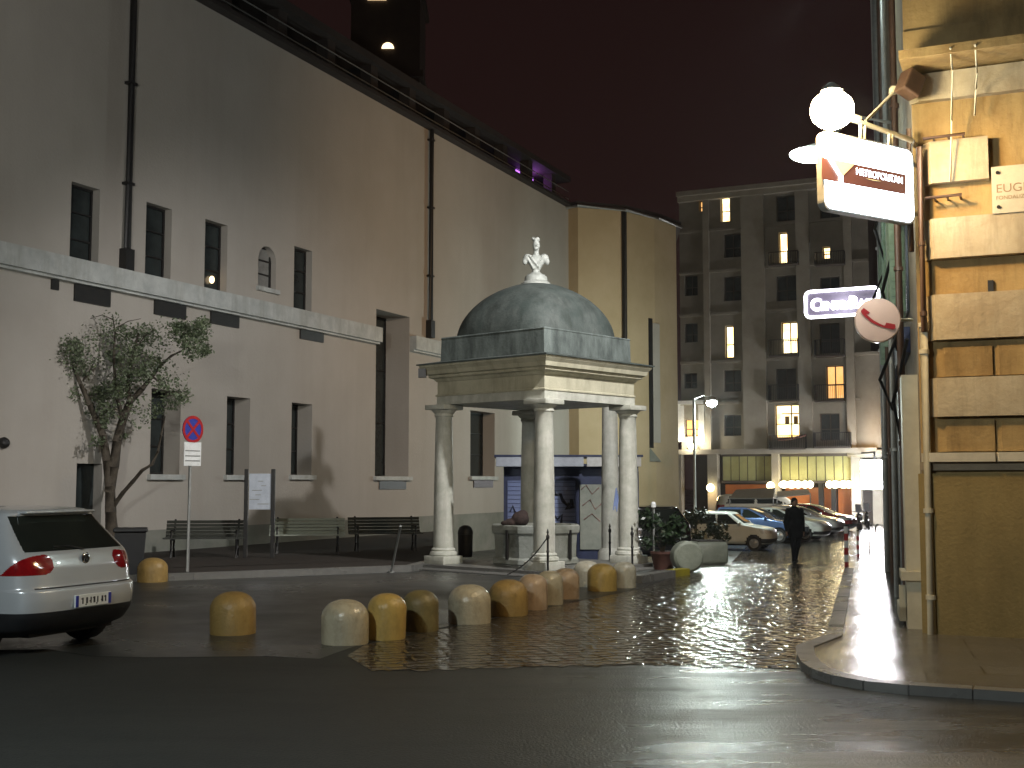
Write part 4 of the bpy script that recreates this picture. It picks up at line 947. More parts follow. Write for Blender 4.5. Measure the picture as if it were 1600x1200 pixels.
# --- cars along the far side of the street
def cls_small(H, L, boxy=False):
    def f(x, y, z, r):
        ay = abs(y); zr = z / H; xr = x / L
        if r == 'R' and .71 < zr < .93 and ay < .62: return 'rear_window'
        if r == 'F' and .70 < zr < .93 and ay < .62 - (zr - .7) * .3: return 'windscreen'
        if r == 'S' and .69 < zr < .92:
            f_ = (zr - .69) / .23
            if .10 + .04 * f_ < xr < .70 - .17 * f_ and not (.385 < xr < .405): return 'side_window'
        if r == 'F' and .44 < zr < .56 and ay > .42: return 'headlight'
        if r == 'R' and .5 < zr < .68 and ay > .55: return 'taillight'
        if (r in 'RF') and .20 < zr < .30: return 'bumper'
        if zr < .17: return 'lower_bumper'
        return None
    return f
def far_car(name, label, prof, L, Wd, H, paint, px, py, head, wheels, wr=.29, cat='car', which='fr'):
    pf = scale_prof(prof, L, Wd, H)
    t, cx, wm = make_car(name, label, cat, pf, paint, wheels, wr, cls_small(H, L), gm, (25, 40), 3, 'cars parked along the far side of the street')
    p = gp(px, py); hv = Vector((math.cos(head), math.sin(head), 0)); lv = Vector((-hv.y, hv.x, 0))
    xw = wheels[1] if which == 'fr' else wheels[0]
    place(t, p - hv * (xw - cx) + lv * wm, head); return t
pw = mat('white_car_paint', (.62, .66, .64), .3, (.55, .59, .57), 3, coat=.6); pb = mat('blue_car_paint', (.12, .20, .42), .25, (.10, .17, .36), 3, metal=.4, coat=.8)
ps = mat('grey_car_paint', (.10, .11, .13), .25, (.08, .09, .11), 3, metal=.5, coat=.8); prd = mat('red_car_paint', (.30, .02, .02), .25, (.24, .015, .015), 3, coat=.8)
pbk = mat('black_car_paint', (.010, .012, .011), .2, (.014, .016, .015), 3, coat=.8); pcr = mat('cream_van_paint', (.50, .50, .40), .4, (.42, .42, .34), 3, coat=.4)
h0 = R(-24)
far_car('parked_car', 'small boxy white car nearest in the row of parked cars', BOXY, 3.4, 1.5, 1.44, pw, 1178, 861, h0, (.62, 2.75), .28)
far_car('parked_car', 'blue hatchback parked second in the row behind the white one', GOLF, 4.0, 1.7, 1.52, pb, 1217, 849, h0, (.72, 3.18), .31)
far_car('parked_car', 'dark grey hatchback parked between the blue car and the person', GOLF, 4.0, 1.7, 1.47, ps, 1236, 846, h0, (.72, 3.18), .31)
far_car('parked_car', 'white hatchback parked right of the walking person', GOLF, 3.9, 1.7, 1.48, pw, 1258, 846, R(-30), (.72, 3.1), .30)
far_car('parked_car', 'silver hatchback showing only its nose before the red car', GOLF, 3.9, 1.7, 1.45, M['silver'], 1284, 838, R(-30), (.72, 3.1), .30)
far_car('parked_car', 'red hatchback at the far end of the parked row', GOLF, 4.0, 1.7, 1.48, prd, 1304, 832, R(-32), (.72, 3.15), .30)
far_car('parked_van', 'long cream van standing crosswise behind the parked cars', VAN, 6.2, 1.9, 1.95, pcr, 1245, 822, R(-6), (1.0, 4.9), .32, 'van')
c = at(1018, 880, 31.5); c.z = g(31.5)
gmb = dict(gm); gmb['taillight'] = mat('dark_red_lens', (.012, .003, .003), .3, (.01, .002, .002), 9)
t, cx_, wm_ = make_car('parked_car', 'black hatchback parked behind the right pavilion column', 'car', GOLF, pbk, (.78, 3.36), .315, cls_small(1.488, 4.2), gmb, (25, 40), 3, 'cars parked along the far side of the street')
place(t, c + Vector((-.1, 1.9, 0)), R(100))
# pale parasol roof behind the van
aw = thing('shop_awning', 'pale sloping shop awning above the cream van', 'awning', at(1240, 770, 66)); 
p = [at(x, y, Y) for x, y, Y in ((1214, 768, 68), (1262, 764, 68), (1266, 771, 65.5), (1214, 776, 65.5))]
mb = MB(); mb.extrude(p, (0, 0, -.06)); build(mb, 'canvas', M['white'], aw)
for q in (p[2], p[3]):
    mb = MB(); mb.tube([q, Vector((q.x, q.y, g(66)))], .03, 8); build(mb, 'post', M['grey_metal'], aw)
aw = thing('shop_awning', 'grey sloping awning left of the pale one', 'awning', at(1170, 770, 66))
p = [at(x, y, Y) for x, y, Y in ((1150, 765, 68), (1212, 762, 68), (1208, 778, 65.5), (1140, 778, 65.5))]
mb = MB(); mb.extrude(p, (0, 0, -.06)); build(mb, 'canvas', M['grey_metal'], aw)
for q in (p[2], p[3]):
    mb = MB(); mb.tube([q, Vector((q.x, q.y, g(66)))], .03, 8); build(mb, 'post', M['grey_metal'], aw)
# scooters
def scooter(p, rz, lab):
    t = thing('motor_scooter', lab, 'scooter', p, rz, 'scooters parked at the corner')
    for x in (-.62, .62):
        mb = MB(); mb.lathe([(.13, -.05), (.22, -.05), (.24, 0), (.22, .05), (.13, .05)], (x, 0, .24), 20, Matrix.Rotation(R(90), 3, 'X')); wh = build(mb, 'wheel', M['rubber'], t, world=False, smooth=50)
        mb = MB(); mb.lathe([(.13, -.03), (.13, .03)], (x, 0, .24), 16, Matrix.Rotation(R(90), 3, 'X')); build(mb, 'rim', M['rim'], wh, world=False)
    blob('body', [('e', (-.45, 0, .62), (.38, .17, .18)), ('c', (-.2, 0, .35), (.35, 0, .32), .14, .12), ('c', (.42, 0, .35), (.55, 0, .85), .13, .10), ('c', (.55, 0, .85), (.50, 0, 1.02), .07, .06), ('e', (.62, 0, .48), (.22, .08, .07))], pbk, t, .03, False, 3)
    mb = MB(); mb.ell((-.35, 0, .80), (.42, .15, .07)); build(mb, 'seat', M['blackplastic'], t, world=False, smooth=60)
    mb = MB(); mb.tube([(.46, -.33, 1.04), (.52, 0, 1.03), (.46, .33, 1.04)], .02, 8); build(mb, 'handlebar', M['black'], t, world=False)
    mb = MB(); mb.add([(.56, -.2, 1.0), (.56, .2, 1.0), (.48, .17, 1.45), (.48, -.17, 1.45), (.57, -.2, 1.0), (.57, .2, 1.0), (.49, .17, 1.45), (.49, -.17, 1.45)], [(0, 1, 2, 3), (7, 6, 5, 4), (0, 4, 5, 1), (1, 5, 6, 2), (2, 6, 7, 3), (3, 7, 4, 0)]); build(mb, 'windscreen', M['bluewhite'], t, world=False)
    mb = MB(); mb.ell((.66, 0, .80), (.04, .07, .06)); build(mb, 'headlight', M['headlens'], t, world=False, smooth=60)
    return t
s1 = gp(1334, 829); s2 = gp(1348, 826)
scooter(s1, R(-75), 'dark motor scooter beside the red car, left of the two'); scooter(s2, R(-80), 'dark motor scooter by the pale piers, right of the two')
# person
fp = gp(1243, 880); H_ = 1.70; k = H_ / 1.70
pe = thing('person', 'person in dark coat and trousers walking along the wet cobbled street', 'person', fp, R(10))
def q(x, y, z): return Vector((x, y, z))
hand = lambda s, p: [('e', p, (.018, .04, .045))] + [('c', p + q(s * .0, -.028 + .018 * i, -.04), p + q(s * .004 - .008, -.030 + .018 * i - .012, -.085 + .008 * abs(i - 1.3)), .0095, .008) for i in range(4)] + [('c', p + q(0, -.035, .0), p + q(-s * .012, -.06, -.045), .011, .009)]
hl, hr = q(-.27, -.10, .80), q(.26, .06, .79)
blob('body', [('e', q(0, 0, 1.58), (.078, .095, .118)), ('e', q(0, -.09, 1.57), (.018, .025, .025)), ('e', q(.078, 0, 1.575), (.012, .022, .032)), ('e', q(-.078, 0, 1.575), (.012, .022, .032)), ('c', q(0, .01, 1.36), q(0, 0, 1.5), .06, .055), ('e', q(0, 0, 1.24), (.18, .11, .2)), ('e', q(0, 0, .98), (.16, .11, .16)),
 ('c', q(-.18, 0, 1.36), q(-.25, .02, 1.08), .052, .042), ('c', q(-.25, .02, 1.08), hl + q(0, 0, .03), .04, .028), ('c', q(.18, 0, 1.36), q(.24, .06, 1.08), .052, .042), ('c', q(.24, .06, 1.08), hr + q(0, 0, .03), .04, .028),
 ('c', q(-.09, 0, .92), q(-.09, -.10, .48), .08, .055), ('c', q(-.09, -.10, .48), q(-.09, -.12, .09), .05, .035), ('c', q(.09, 0, .92), q(.09, .04, .48), .08, .055), ('c', q(.09, .04, .48), q(.09, .22, .12), .05, .035)] + hand(-1, hl) + hand(1, hr), M['skin'], pe, .009, False, 3)
blob('coat', [('e', q(0, .01, 1.24), (.215, .145, .24)), ('e', q(0, 0, 1.0), (.23, .18, .25)), ('c', q(0, .01, .98), q(0, .01, .80), .21, .21), ('c', q(0, .02, 1.36), q(0, .01, 1.45), .09, .075), ('c', q(-.18, 0, 1.37), q(-.255, .02, 1.08), .072, .06), ('c', q(-.255, .02, 1.08), hl + q(0, 0, .07), .058, .045), ('c', q(.18, 0, 1.37), q(.245, .06, 1.08), .072, .06), ('c', q(.245, .06, 1.08), hr + q(0, 0, .07), .058, .045)], M['cloth'], pe, .016, False, 4)
blob('trousers', [('c', q(-.09, 0, .88), q(-.09, -.10, .48), .10, .078), ('c', q(-.09, -.10, .48), q(-.09, -.12, .11), .075, .062), ('c', q(.09, 0, .88), q(.09, .04, .48), .10, .078), ('c', q(.09, .04, .48), q(.09, .22, .14), .075, .062)], M['cloth'], pe, .016, False, 3)
for s, c in ((-1, q(-.09, -.15, .045)), (1, q(.09, .19, .06))): blob('shoe', [('e', c, (.05, .13, .045)), ('e', c + q(0, .06, .03), (.045, .06, .05))], M['blackplastic'], pe, .012, False, 3)
blob('hair', [('e', q(0, .015, 1.615), (.09, .10, .10)), ('e', q(0, .05, 1.56), (.08, .06, .09))], mat('dark_hair', (.015, .01, .008), .6), pe, .012, False, 3)
# striped and plain posts along the pavement
def striped(px, py, h, lab):
    p = gp(px, py); t = thing('striped_post', lab, 'post', p, 0, 'red and white posts along the right pavement'); n = 6
    for i in range(n):
        mb = MB(); mb.lathe([(.042, h * i / n + .0), (.042, h * (i + 1) / n)], p, 14); build(mb, 'red_band' if i % 2 else 'white_band', M['black'] if i % 2 else M['white'], t, smooth=40) if False else build(mb, 'red_band' if i % 2 == 0 else 'white_band', M['red'] if i % 2 == 0 else M['white'], t, smooth=40)
    mb = MB(); mb.lathe([(.042, h), (.036, h + .03), (.01, h + .045)], p, 14); build(mb, 'cap', M['black'], t, smooth=50)
striped(1323, 889, .86, 'nearest red and white post at the pavement bend'); striped(1341, 873, .9, 'second red and white post behind the nearest one')
for px, py, lab in ((1359, 868, 'dark hooked kerb post, leftmost of the three plain ones'), (1369, 866, 'dark kerb post, middle of the three plain ones'), (1386, 862, 'dark kerb post nearest the right building')):
    p = gp(px, py); t = thing('kerb_post', lab, 'post', p, 0, 'dark kerb posts on the right pavement')
    mb = MB(); mb.tube([p, p + Vector((0, 0, .95)), p + Vector((.03, 0, 1.02)), p + Vector((.10, 0, 1.04))], .03, 10); build(mb, 'bar', M['black'], t, smooth=50)
    mb = MB(); mb.lathe([(.06, 0), (.06, .03), (.035, .05)], p + Vector((0, 0, .1)), 12); build(mb, 'collar', M['black'], t, smooth=50)
#@@PART4
# ================================================================== FAR APARTMENT BUILDING
AP = at(1200, 755, 80); AP = Vector((AP.x, 80, 0)); apl = Plane(AP, (2.18, -1.0))
ap = thing('apartment_building', 'tall dark apartment building with lit windows, pilasters and balconies closing the street', 'building', (AP.x, AP.y, g(80)))
aL, _ = apl.px(1064, 600); aR, _ = apl.px(1362, 600); ZT = apl.px(1200, 295)[1]; ZG = apl.px(1200, 704)[1]
def ar(x0, x1, y0, y1):
    a0, _ = apl.px(x0, (y0 + y1) / 2); a1, _ = apl.px(x1, (y0 + y1) / 2); _, zt = apl.px((x0 + x1) / 2, y0); _, zb = apl.px((x0 + x1) / 2, y1); return (a0, a1, zb, zt)
colA = [(1131, 1158, a, b) for a, b in ((365, 402), (432, 470), (578, 612), (648, 681))]
colB = [(1213, 1244, a, b) for a, b in ((305, 345), (430, 470), (576, 624))]
colC = [(1281, 1312, a, b) for a, b in ((300, 342), (432, 470), (505, 552), (646, 688))]
colL = [(1068, 1089, 583, 607), (1070, 1090, 505, 535), (1070, 1090, 430, 462)]
dark = [ar(*r) for r in colA + colB + colC + colL]
lit = [(ar(1092, 1102, 313, 330), 'em_win2'), (ar(1126, 1140, 306, 346), 'em_win'), (ar(1217, 1230, 363, 412), 'em_win'), (ar(1285, 1297, 385, 404), 'em_win'), (ar(1133, 1146, 509, 559), 'em_win'), (ar(1221, 1247, 503, 552), 'em_win'), (ar(1291, 1318, 571, 623), 'em_win2'), (ar(1211, 1260, 632, 684), 'em_win3')]
litL = ar(1070, 1091, 655, 682)
holes = dark + [l[0] for l in lit] + [litL]
mb = MB(); apl.sheet(mb, aL, aR, ZG, ZT, holes, .35)
for a in (aL, aR): mb.quad(apl.w(a, ZG), apl.w(a, ZT), apl.w(a, ZT, -10), apl.w(a, ZG, -10))
mb.quad(apl.w(aL, ZT), apl.w(aR, ZT), apl.w(aR, ZT, -10), apl.w(aL, ZT, -10)); mb.quad(apl.w(aL, -2, -10), apl.w(aR, -2, -10), apl.w(aR, ZT, -10), apl.w(aL, ZT, -10))
build(mb, 'wall', M['apart'], ap, fix=False)
def awin(r, m, d=.35, light=False):
    a0, a1, z0, z1 = r; mb = MB(); apl.box(mb, a0, a1, z0, z1, -d - .04, -d); o = build(mb, 'window', m, ap); t = .06
    fb = MB(); f0, f1 = -d + .005, -d + .06
    apl.box(fb, a0, a0 + t, z0, z1, f0, f1); apl.box(fb, a1 - t, a1, z0, z1, f0, f1); apl.box(fb, a0 + t, a1 - t, z1 - t, z1, f0, f1); apl.box(fb, a0 + t, a1 - t, z0, z0 + t, f0, f1)
    mid = (a0 + a1) / 2
    if a1 - a0 > .7: apl.box(fb, mid - .035, mid + .035, z0 + t, z1 - t, f0, f1)
    zz = z0 + (z1 - z0) * .42; apl.box(fb, a0 + t, a1 - t, zz - .03, zz + .03, f0, f1 - .01); build(fb, 'frame', M['apart_dark'], o); return o
for r in dark: awin(r, M['pane'])
for r, m in lit: awin(r, M[m])
awin(litL, M['em_win2'])
# curtains and a figure-free interior behind the brightest window
a0, a1, z0, z1 = lit[-1][0]; mb = MB()
for f in (.36, .64): apl.box(mb, a0 + (a1 - a0) * f - .14, a0 + (a1 - a0) * f + .14, z1 - 1.25, z1 - .75, -.30, -.27)
apl.box(mb, a0 + (a1 - a0) * .2, a0 + (a1 - a0) * .85, z1 - .62, z1 - .55, -.30, -.27); build(mb, 'curtain', mat('curtain', (.35, .22, .08), .8), ap)
# pilasters, floor bands, cornices
for x0, x1 in ((1163, 1199), (1249, 1270), (1324, 1337), (1103, 1112)):
    a0, _ = apl.px(x0, 620); a1, _ = apl.px(x1, 620); mb = MB(); apl.box(mb, a0, a1, ZG + .01, ZT - .4, .0, .30); build(mb, 'pilaster', M['apart_trim'], ap)
for y in (352, 418, 486, 562, 628):
    z = apl.px(1200, y)[1]; mb = MB(); apl.box(mb, aL, aR, z - .09, z + .09, 0, .18); build(mb, 'floor_band', M['apart'], ap)
mb = MB(); apl.box(mb, aL, aR + .2, ZT - .05, ZT + .25, -.2, .7); apl.box(mb, aL, aR, ZT - .4, ZT - .06, 0, .4); build(mb, 'roof_cornice', M['apart_trim'], ap)
mb = MB(); apl.box(mb, aL, aR + .3, ZG - .22, ZG + .1, -.1, .75); build(mb, 'arcade_cornice', M['apart_trim'], ap)
for x0, x1, y0, y1 in ((1205, 1250, 396, 414), (1205, 1250, 532, 556), (1205, 1250, 602, 626), (1206, 1262, 681, 700), (1276, 1322, 396, 414), (1276, 1322, 532, 556), (1276, 1322, 602, 626), (1275, 1332, 676, 698)):
    a0, a1, z0, z1 = ar(x0, x1, y0, y1); mb = MB(); d = .85
    apl.box(mb, a0, a1, z0 - .12, z0, .19, d); bl = build(mb, 'balcony', M['apart_dark'], ap)
    mb = MB(); n = int((a1 - a0) / .11)
    for i in range(n + 1):
        a = a0 + (a1 - a0) * i / n; apl.box(mb, a - .012, a + .012, z0, z1 - .04, d - .04, d - .016)
    apl.box(mb, a0, a1, z1 - .04, z1, d - .05, d - .005)
    for a in (a0, a1 - .03): apl.box(mb, a, a + .03, z0, z1, .2, d - .06)
    build(mb, 'railing', M['black'], bl)
# flower garland on the bright balcony
mb = MB(); a0, a1, z0, z1 = ar(1222, 1262, 680, 690)
for i in range(12): mb.ell(apl.w(a0 + (a1 - a0) * i / 11, z0 + .12 + .25 * (i / 11) ** 2, .95), (.09, .09, .09), None, 8, 6)
build(mb, 'geraniums', M['terracotta'], ap, smooth=60)
# arcade floor: piers, pale panels, dark shop fronts
zB = g(80) - .3; p0, _, zp0, zp1 = ar(1127, 1206, 714, 751)
mb = MB(); apl.box(mb, aL, aR, zB, ZG - .22, -3.6, -3.4); build(mb, 'shop_back', M['apart_dark'], ap)
for (x0, x1, n) in ((1127, 1206, 6), (1219, 1330, 8)):
    a0, a1, z0, z1 = ar(x0, x1, 713, 751); wd = (a1 - a0) / n
    for i in range(n):
        mb = MB(); apl.box(mb, a0 + wd * i + .03, a0 + wd * (i + 1) - .03, z0, z1, -.40, -.34); build(mb, 'fanlight_panel', M['yellowpanel'], ap)
    mb = MB(); apl.box(mb, a0, a1, z0 - .16, z0 - .01, -.45, .15); apl.box(mb, a0, a1, z1 + .01, ZG - .22, -.45, -.1); apl.box(mb, a0, a1, z0, z1, -.47, -.42); build(mb, 'panel_frame', M['apart_dark'], ap)
for x0, x1 in ((1107, 1122), (1207, 1218), (1331, 1346), (1060, 1066)):
    a0, _ = apl.px(x0, 760); a1, _ = apl.px(x1, 760); mb = MB(); apl.box(mb, a0, a1, zB, ZG - .21, -.6, .2); build(mb, 'pier', M['apart_trim'], ap)
for x0, x1, y0, y1, m in ((1125, 1206, 757, 772, 'em_inside'), (1220, 1296, 762, 800, 'em_inside'), (1304, 1330, 764, 812, 'em_inside')):
    a0, a1, z0, z1 = ar(x0, x1, y0, y1); mb = MB(); apl.box(mb, a0, a1, z0, z1, -1.5, -1.42); build(mb, 'lit_shopfront', M[m], ap)
a0, a1, z0, z1 = ar(1276, 1284, 752, 800); mb = MB(); apl.box(mb, a0, a1, zB, z1, -.9, -.6); build(mb, 'shop_door', M['black'], ap)
a0, a1, z0, z1 = ar(1296, 1304, 752, 800); mb = MB(); apl.box(mb, a0, a1, zB, z1, -.9, -.6); build(mb, 'shop_door', M['black'], ap)
for x, wd in ((1225, .34), (1237, .40), (1247, .28), (1258, .26), (1266, .22), (1296, .24), (1305, .34), (1318, .36), (1326, .28)):
    a, z = apl.px(x, 757, .35); mb = MB(); mb.ell(apl.w(a, z, .35), (wd, wd * .7, .24)); build(mb, 'shop_lamp', M['em_shop'], ap, smooth=80)
a, z = apl.px(1278, 752, .3)
text_mesh('shop_lettering', 'BAR', .5, M['em_shop'], apl.mat4(a, z - .25, .3), ap, .02, 'CENTER') if False else None
for x in (1238, 1312):
    a, z = apl.px(x, 752, .6); point('shop_glow', apl.w(a, z + .05, .75), 90, (1, .8, .42), .2)
for x, y in ((1110, 762), (1204, 759)):
    a, z = apl.px(x, y, .5); mb = MB(); mb.ell(apl.w(a, z, .5), (.26, .26, .26)); build(mb, 'globe_lamp', M['em_shop'], ap, smooth=80)
a, z = apl.px(1110, 768, .5); point('globe_glow', apl.w(a, z - .3, .75), 25, (1, .65, .3), .15)
# bright lamp washing the wall round the left window
a, z = apl.px(1082, 698, .35); mb = MB(); mb.ell(apl.w(a, z, .35), (.3, .3, .22)); build(mb, 'wall_lamp', M['em_shop'], ap, smooth=80)
point('wall_wash', apl.w(a, z + .25, .9), 380, (1, .88, .66), .2)
a0, a1, z0, z1 = litL; mb = MB()
for b in ((a0 - .55, a0 - .05, z0 - .35, z1 + 1.0), (a1 + .05, a1 + .45, z0 - .35, z1 + 1.0)): apl.box(mb, *b, 0, .12)
apl.box(mb, a0 - .55, a1 + .45, z1 + 1.0, z1 + 1.25, 0, .3); build(mb, 'window_surround', M['white'], ap)
# rounded corner bay on the right
c = apl.w(apl.px(1352, 620)[0] + .2, 0, -1.1); zt = at(1355, 553, c.y).z
mb = MB(); mb.lathe([(1.35, ZG + .1), (1.35, zt - .2), (1.5, zt - .18), (1.5, zt)], c, 40); build(mb, 'corner_bay', M['apart_trim'], ap, smooth=40)
mb = MB(); mb.lathe([(1.6, ZG - .5), (1.75, ZG - .35), (1.75, ZG - .05), (1.45, ZG)], c, 40); build(mb, 'bay_cornice', M['apart_trim'], ap, smooth=40)
# arcade of pale piers running on round the corner
po = thing('arcade_building', 'low arcade of pale piers running off to the right past the bright shop sign', 'building', (24, 79, g(79)))
q0 = c + Vector((.6, .9, 0)); qd = Vector((8.6, 22, 0)).normalized()
for i in range(9):
    p = q0 + qd * (2.4 * i); mb = MB(); mb.box((p.x, p.y, (ZG - 1.2) / 2 - .6), (.55, .7, ZG + .1), math.atan2(qd.y, qd.x)); build(mb, 'pier', M['apart_trim'], po)
p = q0 + qd * 11; mb = MB(); mb.box((p.x + .5, p.y, ZG - .45), (24, .9, 1.3), math.atan2(qd.y, qd.x)); build(mb, 'lintel', M['apart_trim'], po)
pb_ = p + Vector((3.2, -1.3, 0)); mb = MB(); mb.box((pb_.x, pb_.y, 1.2), (26, .3, 4.5), math.atan2(qd.y, qd.x)); build(mb, 'back_wall', M['apart'], po)
ss = thing('shop_sign', 'glaring white illuminated shop sign at the far street corner', 'sign', at(1364, 745, 74))
sY = 74; a, b = at(1345, 719, sY), at(1392, 764, sY)
mb = MB(); mb.box(((a.x + b.x) / 2, sY, (a.z + b.z) / 2), (b.x - a.x, .25, a.z - b.z), ch=.05); build(mb, 'lightbox', M['em_shopwhite'], ss)
mb = MB(); mb.box(((a.x + b.x) / 2, sY + .2, a.z + .25), (.1, .1, .6)); mb.box(((a.x + b.x) / 2, sY + 1.5, a.z + .5), (.1, 2.8, .1)); build(mb, 'bracket', M['black'], ss)
for k, (x, y, r) in enumerate(((1352, 714, .13), (1366, 716, .12), (1378, 720, .12), (1347, 735, .12))):
    pass
point('shop_sign_glow', ((a.x + b.x) / 2 - .3, sY - .8, b.z + .1), 2400, (1, .95, .98), .4)
point('corner_amber', tuple(c + Vector((-.6, -3.2, ZG + .8))), 160, (1, .55, .18), .2)
# street lamp in the middle distance
def street_lamp(name, label, base, headp, glass, power, color, pole_r=.06, size=.15, group=None, spot=None, target=None, blend=.5):
    t = thing(name, label, 'street lamp', base, 0, group); z = headp.z
    mb = MB(); mb.tube([base, Vector((base.x, base.y, base.z + 1.0)), Vector((base.x, base.y, z + .15))], [pole_r * 1.5, pole_r * 1.1, pole_r * .8], 12); build(mb, 'pole', M['grey_metal'], t, smooth=40)
    top = Vector((base.x, base.y, z + .1)); mid = (top + headp) / 2 + Vector((0, 0, .22))
    mb = MB(); mb.tube([top, mid, headp + Vector((0, 0, .16))], .035, 8); build(mb, 'arm', M['grey_metal'], t, smooth=50)
    mb = MB(); mb.lathe([(.20, .04), (.22, .06), (.16, .17), (.06, .22)], headp, 20); hd = build(mb, 'head', M['grey_metal'], t, smooth=40)
    mb = MB(); mb.lathe([(.02, -.2), (.14, -.16), (.21, -.06), (.19, .03)], headp, 20); build(mb, 'lamp_glass', glass, hd, smooth=60)
    point(name + '_light', headp + Vector((0, 0, -.38)), power, color, size, spot, target, blend); return t
LB = gp(1086, 858); LB = Vector((at(1086, 800, 47).x, 47, g(47))); LH = at(1112, 628, 47)
street_lamp('street_lamp', 'glowing street lamp on a slim pole in front of the far apartment building', LB, LH, M['em_street'], 1600, (.86, 1, .93))

# ================================================================== RIGHT-HAND BUILDING
rb = thing('corner_building', 'rusticated corner building with banded stone, olive base and shuttered alley side', 'building', C0)
fp_ = front_pl; HB = 14.0; fL = 9.0
mb = MB(); fp_.box(mb, 0.02, fL, -.3, HB, -.6, -.02)
av = alley_pl
mb2 = MB(); av.box(mb2, .05, 11.5, -1.4, HB, -9, -.02)
build(mb2, 'alley_wall', M['alley'], rb); build(mb, 'wall', M['recess'], rb)
def fz(y, x=1452): return fp_.px(x, y)[1]
def band(y0, y1, d, m, a0=.22, a1=fL, nm='band', cut=.10, x=1452):
    z1, z0 = fz(y0, x), fz(y1, x); mb = MB()
    # chamfered left end so the corner steps back
    prof = [(a0 - cut, -.02), (a0, d), (a1, d), (a1, -.02)]
    vs = [fp_.w(a, z, dd) for z in (z0, z1) for a, dd in prof]; 
    mb.add(vs, [(3, 2, 1, 0), (4, 5, 6, 7), (0, 1, 5, 4), (1, 2, 6, 5), (2, 3, 7, 6), (3, 0, 4, 7)]); return build(mb, nm, M[m], rb)
s1548, _ = fp_.px(1546, 290)
band(225, 290, .10, 'bandstone', a1=s1548)
band(345, 407, .10, 'bandstone'); band(463, 533, .10, 'bandstone'); band(592, 652, .10, 'bandstone'); band(118, 160, .09, 'bandstone', a0=.1)
s1553, _ = fp_.px(1551, 560)
for y0, y1 in ((545, 590), (658, 706)):
    band(y0, y1, .045, 'recess', a0=.30, a1=s1553, nm='panel'); band(y0, y1, .045, 'recess', a0=s1553 + .07, nm='panel')
band(708, 722, .14, 'plaque', a0=.12, a1=s1553 + .0, nm='ledge'); band(708, 722, .14, 'plaque', a0=s1553 + .04, nm='ledge'); band(723, 735, .05, 'alley', a0=.1, nm='ledge_foot')
band(740, 1003, .07, 'olive', a0=.08, nm='base_panel', x=1458)
zc = fz(116, 1440)
mb = MB(); fp_.box(mb, -.05, fL, zc, zc + .10, -.02, .62); fp_.box(mb, -.05, fL, zc + .11, zc + .5, -.02, .08); fp_.box(mb, -.05, fL, zc + .51, HB, -.02, .04); build(mb, 'upper_storey', M['recess'], rb)
# bracket-hole in the stone, cracks
a, z = fp_.px(1548, 449); mb = MB(); fp_.box(mb, a - .03, a + .03, z - .08, z + .08, -.02, .012); build(mb, 'wall_socket', M['black'], rb)
# corner downpipes
def vpipe(pl, a, d, z0, z1, r, m, nm='downpipe', clips=()):
    mb = MB(); mb.tube([pl.w(a, z0 - .04, d), pl.w(a, z1, d)], r, 14); o = build(mb, nm, M[m], rb, smooth=50)
    for z in clips: 
        mb = MB(); mb.lathe([(r * 1.18, z), (r * 1.18, z + .05)], pl.w(a, 0, d), 14); build(mb, 'pipe_clip', M[m], o)
    return o
a, z1 = fp_.px(1443, 505, .08); vpipe(fp_, a, .10, .1, z1, .047, 'cream', clips=(.45, 1.4, z1 - .35, z1 - .05))
a, z1 = fp_.px(1436, 230, .14); vpipe(fp_, a, .14, fz(515), z1, .035, 'brownpipe', clips=(3.6, 4.4))
a, z2 = fp_.px(1428, 230, .1); vpipe(fp_, a - .05, .16, fz(390), z2 + .2, .03, 'brownpipe')
# alley side: pilaster, shop posts, shutters, pipes
z1 = av.px(1428, 560, .1)[1]
mb = MB(); av.box(mb, .35, .85, .05, z1, -.02, .16); build(mb, 'pilaster', M['cream'], rb)
mb = MB(); av.box(mb, .30, .95, .62, .72, -.02, .22); build(mb, 'pilaster_collar', M['cream'], rb)
mb = MB(); av.box(mb, .5, 1.5, .14, .30, .17, .24); av.box(mb, .5, .58, .14, .55, .17, .24); build(mb, 'low_guard', M['cream'], rb)
for a, d, m, zt in ((2.2, .08, 'grey_metal', 3.0), (3.6, .10, 'bluedark', 3.1), (5.4, .09, 'grey_metal', 3.2), (7.2, .12, 'bluedark', 3.3), (9.0, .12, 'grey_metal', 3.3), (11.0, .13, 'bluedark', 3.3)):
    mb = MB(); av.box(mb, a, a + .22, g(C0.y + a) + .05, zt, -.02, d, ); build(mb, 'shop_post', M[m], rb)
mb = MB(); av.box(mb, 2.0, 11.4, 3.42, 3.75, -.02, .10); build(mb, 'shop_fascia', M['bluedark'], rb)
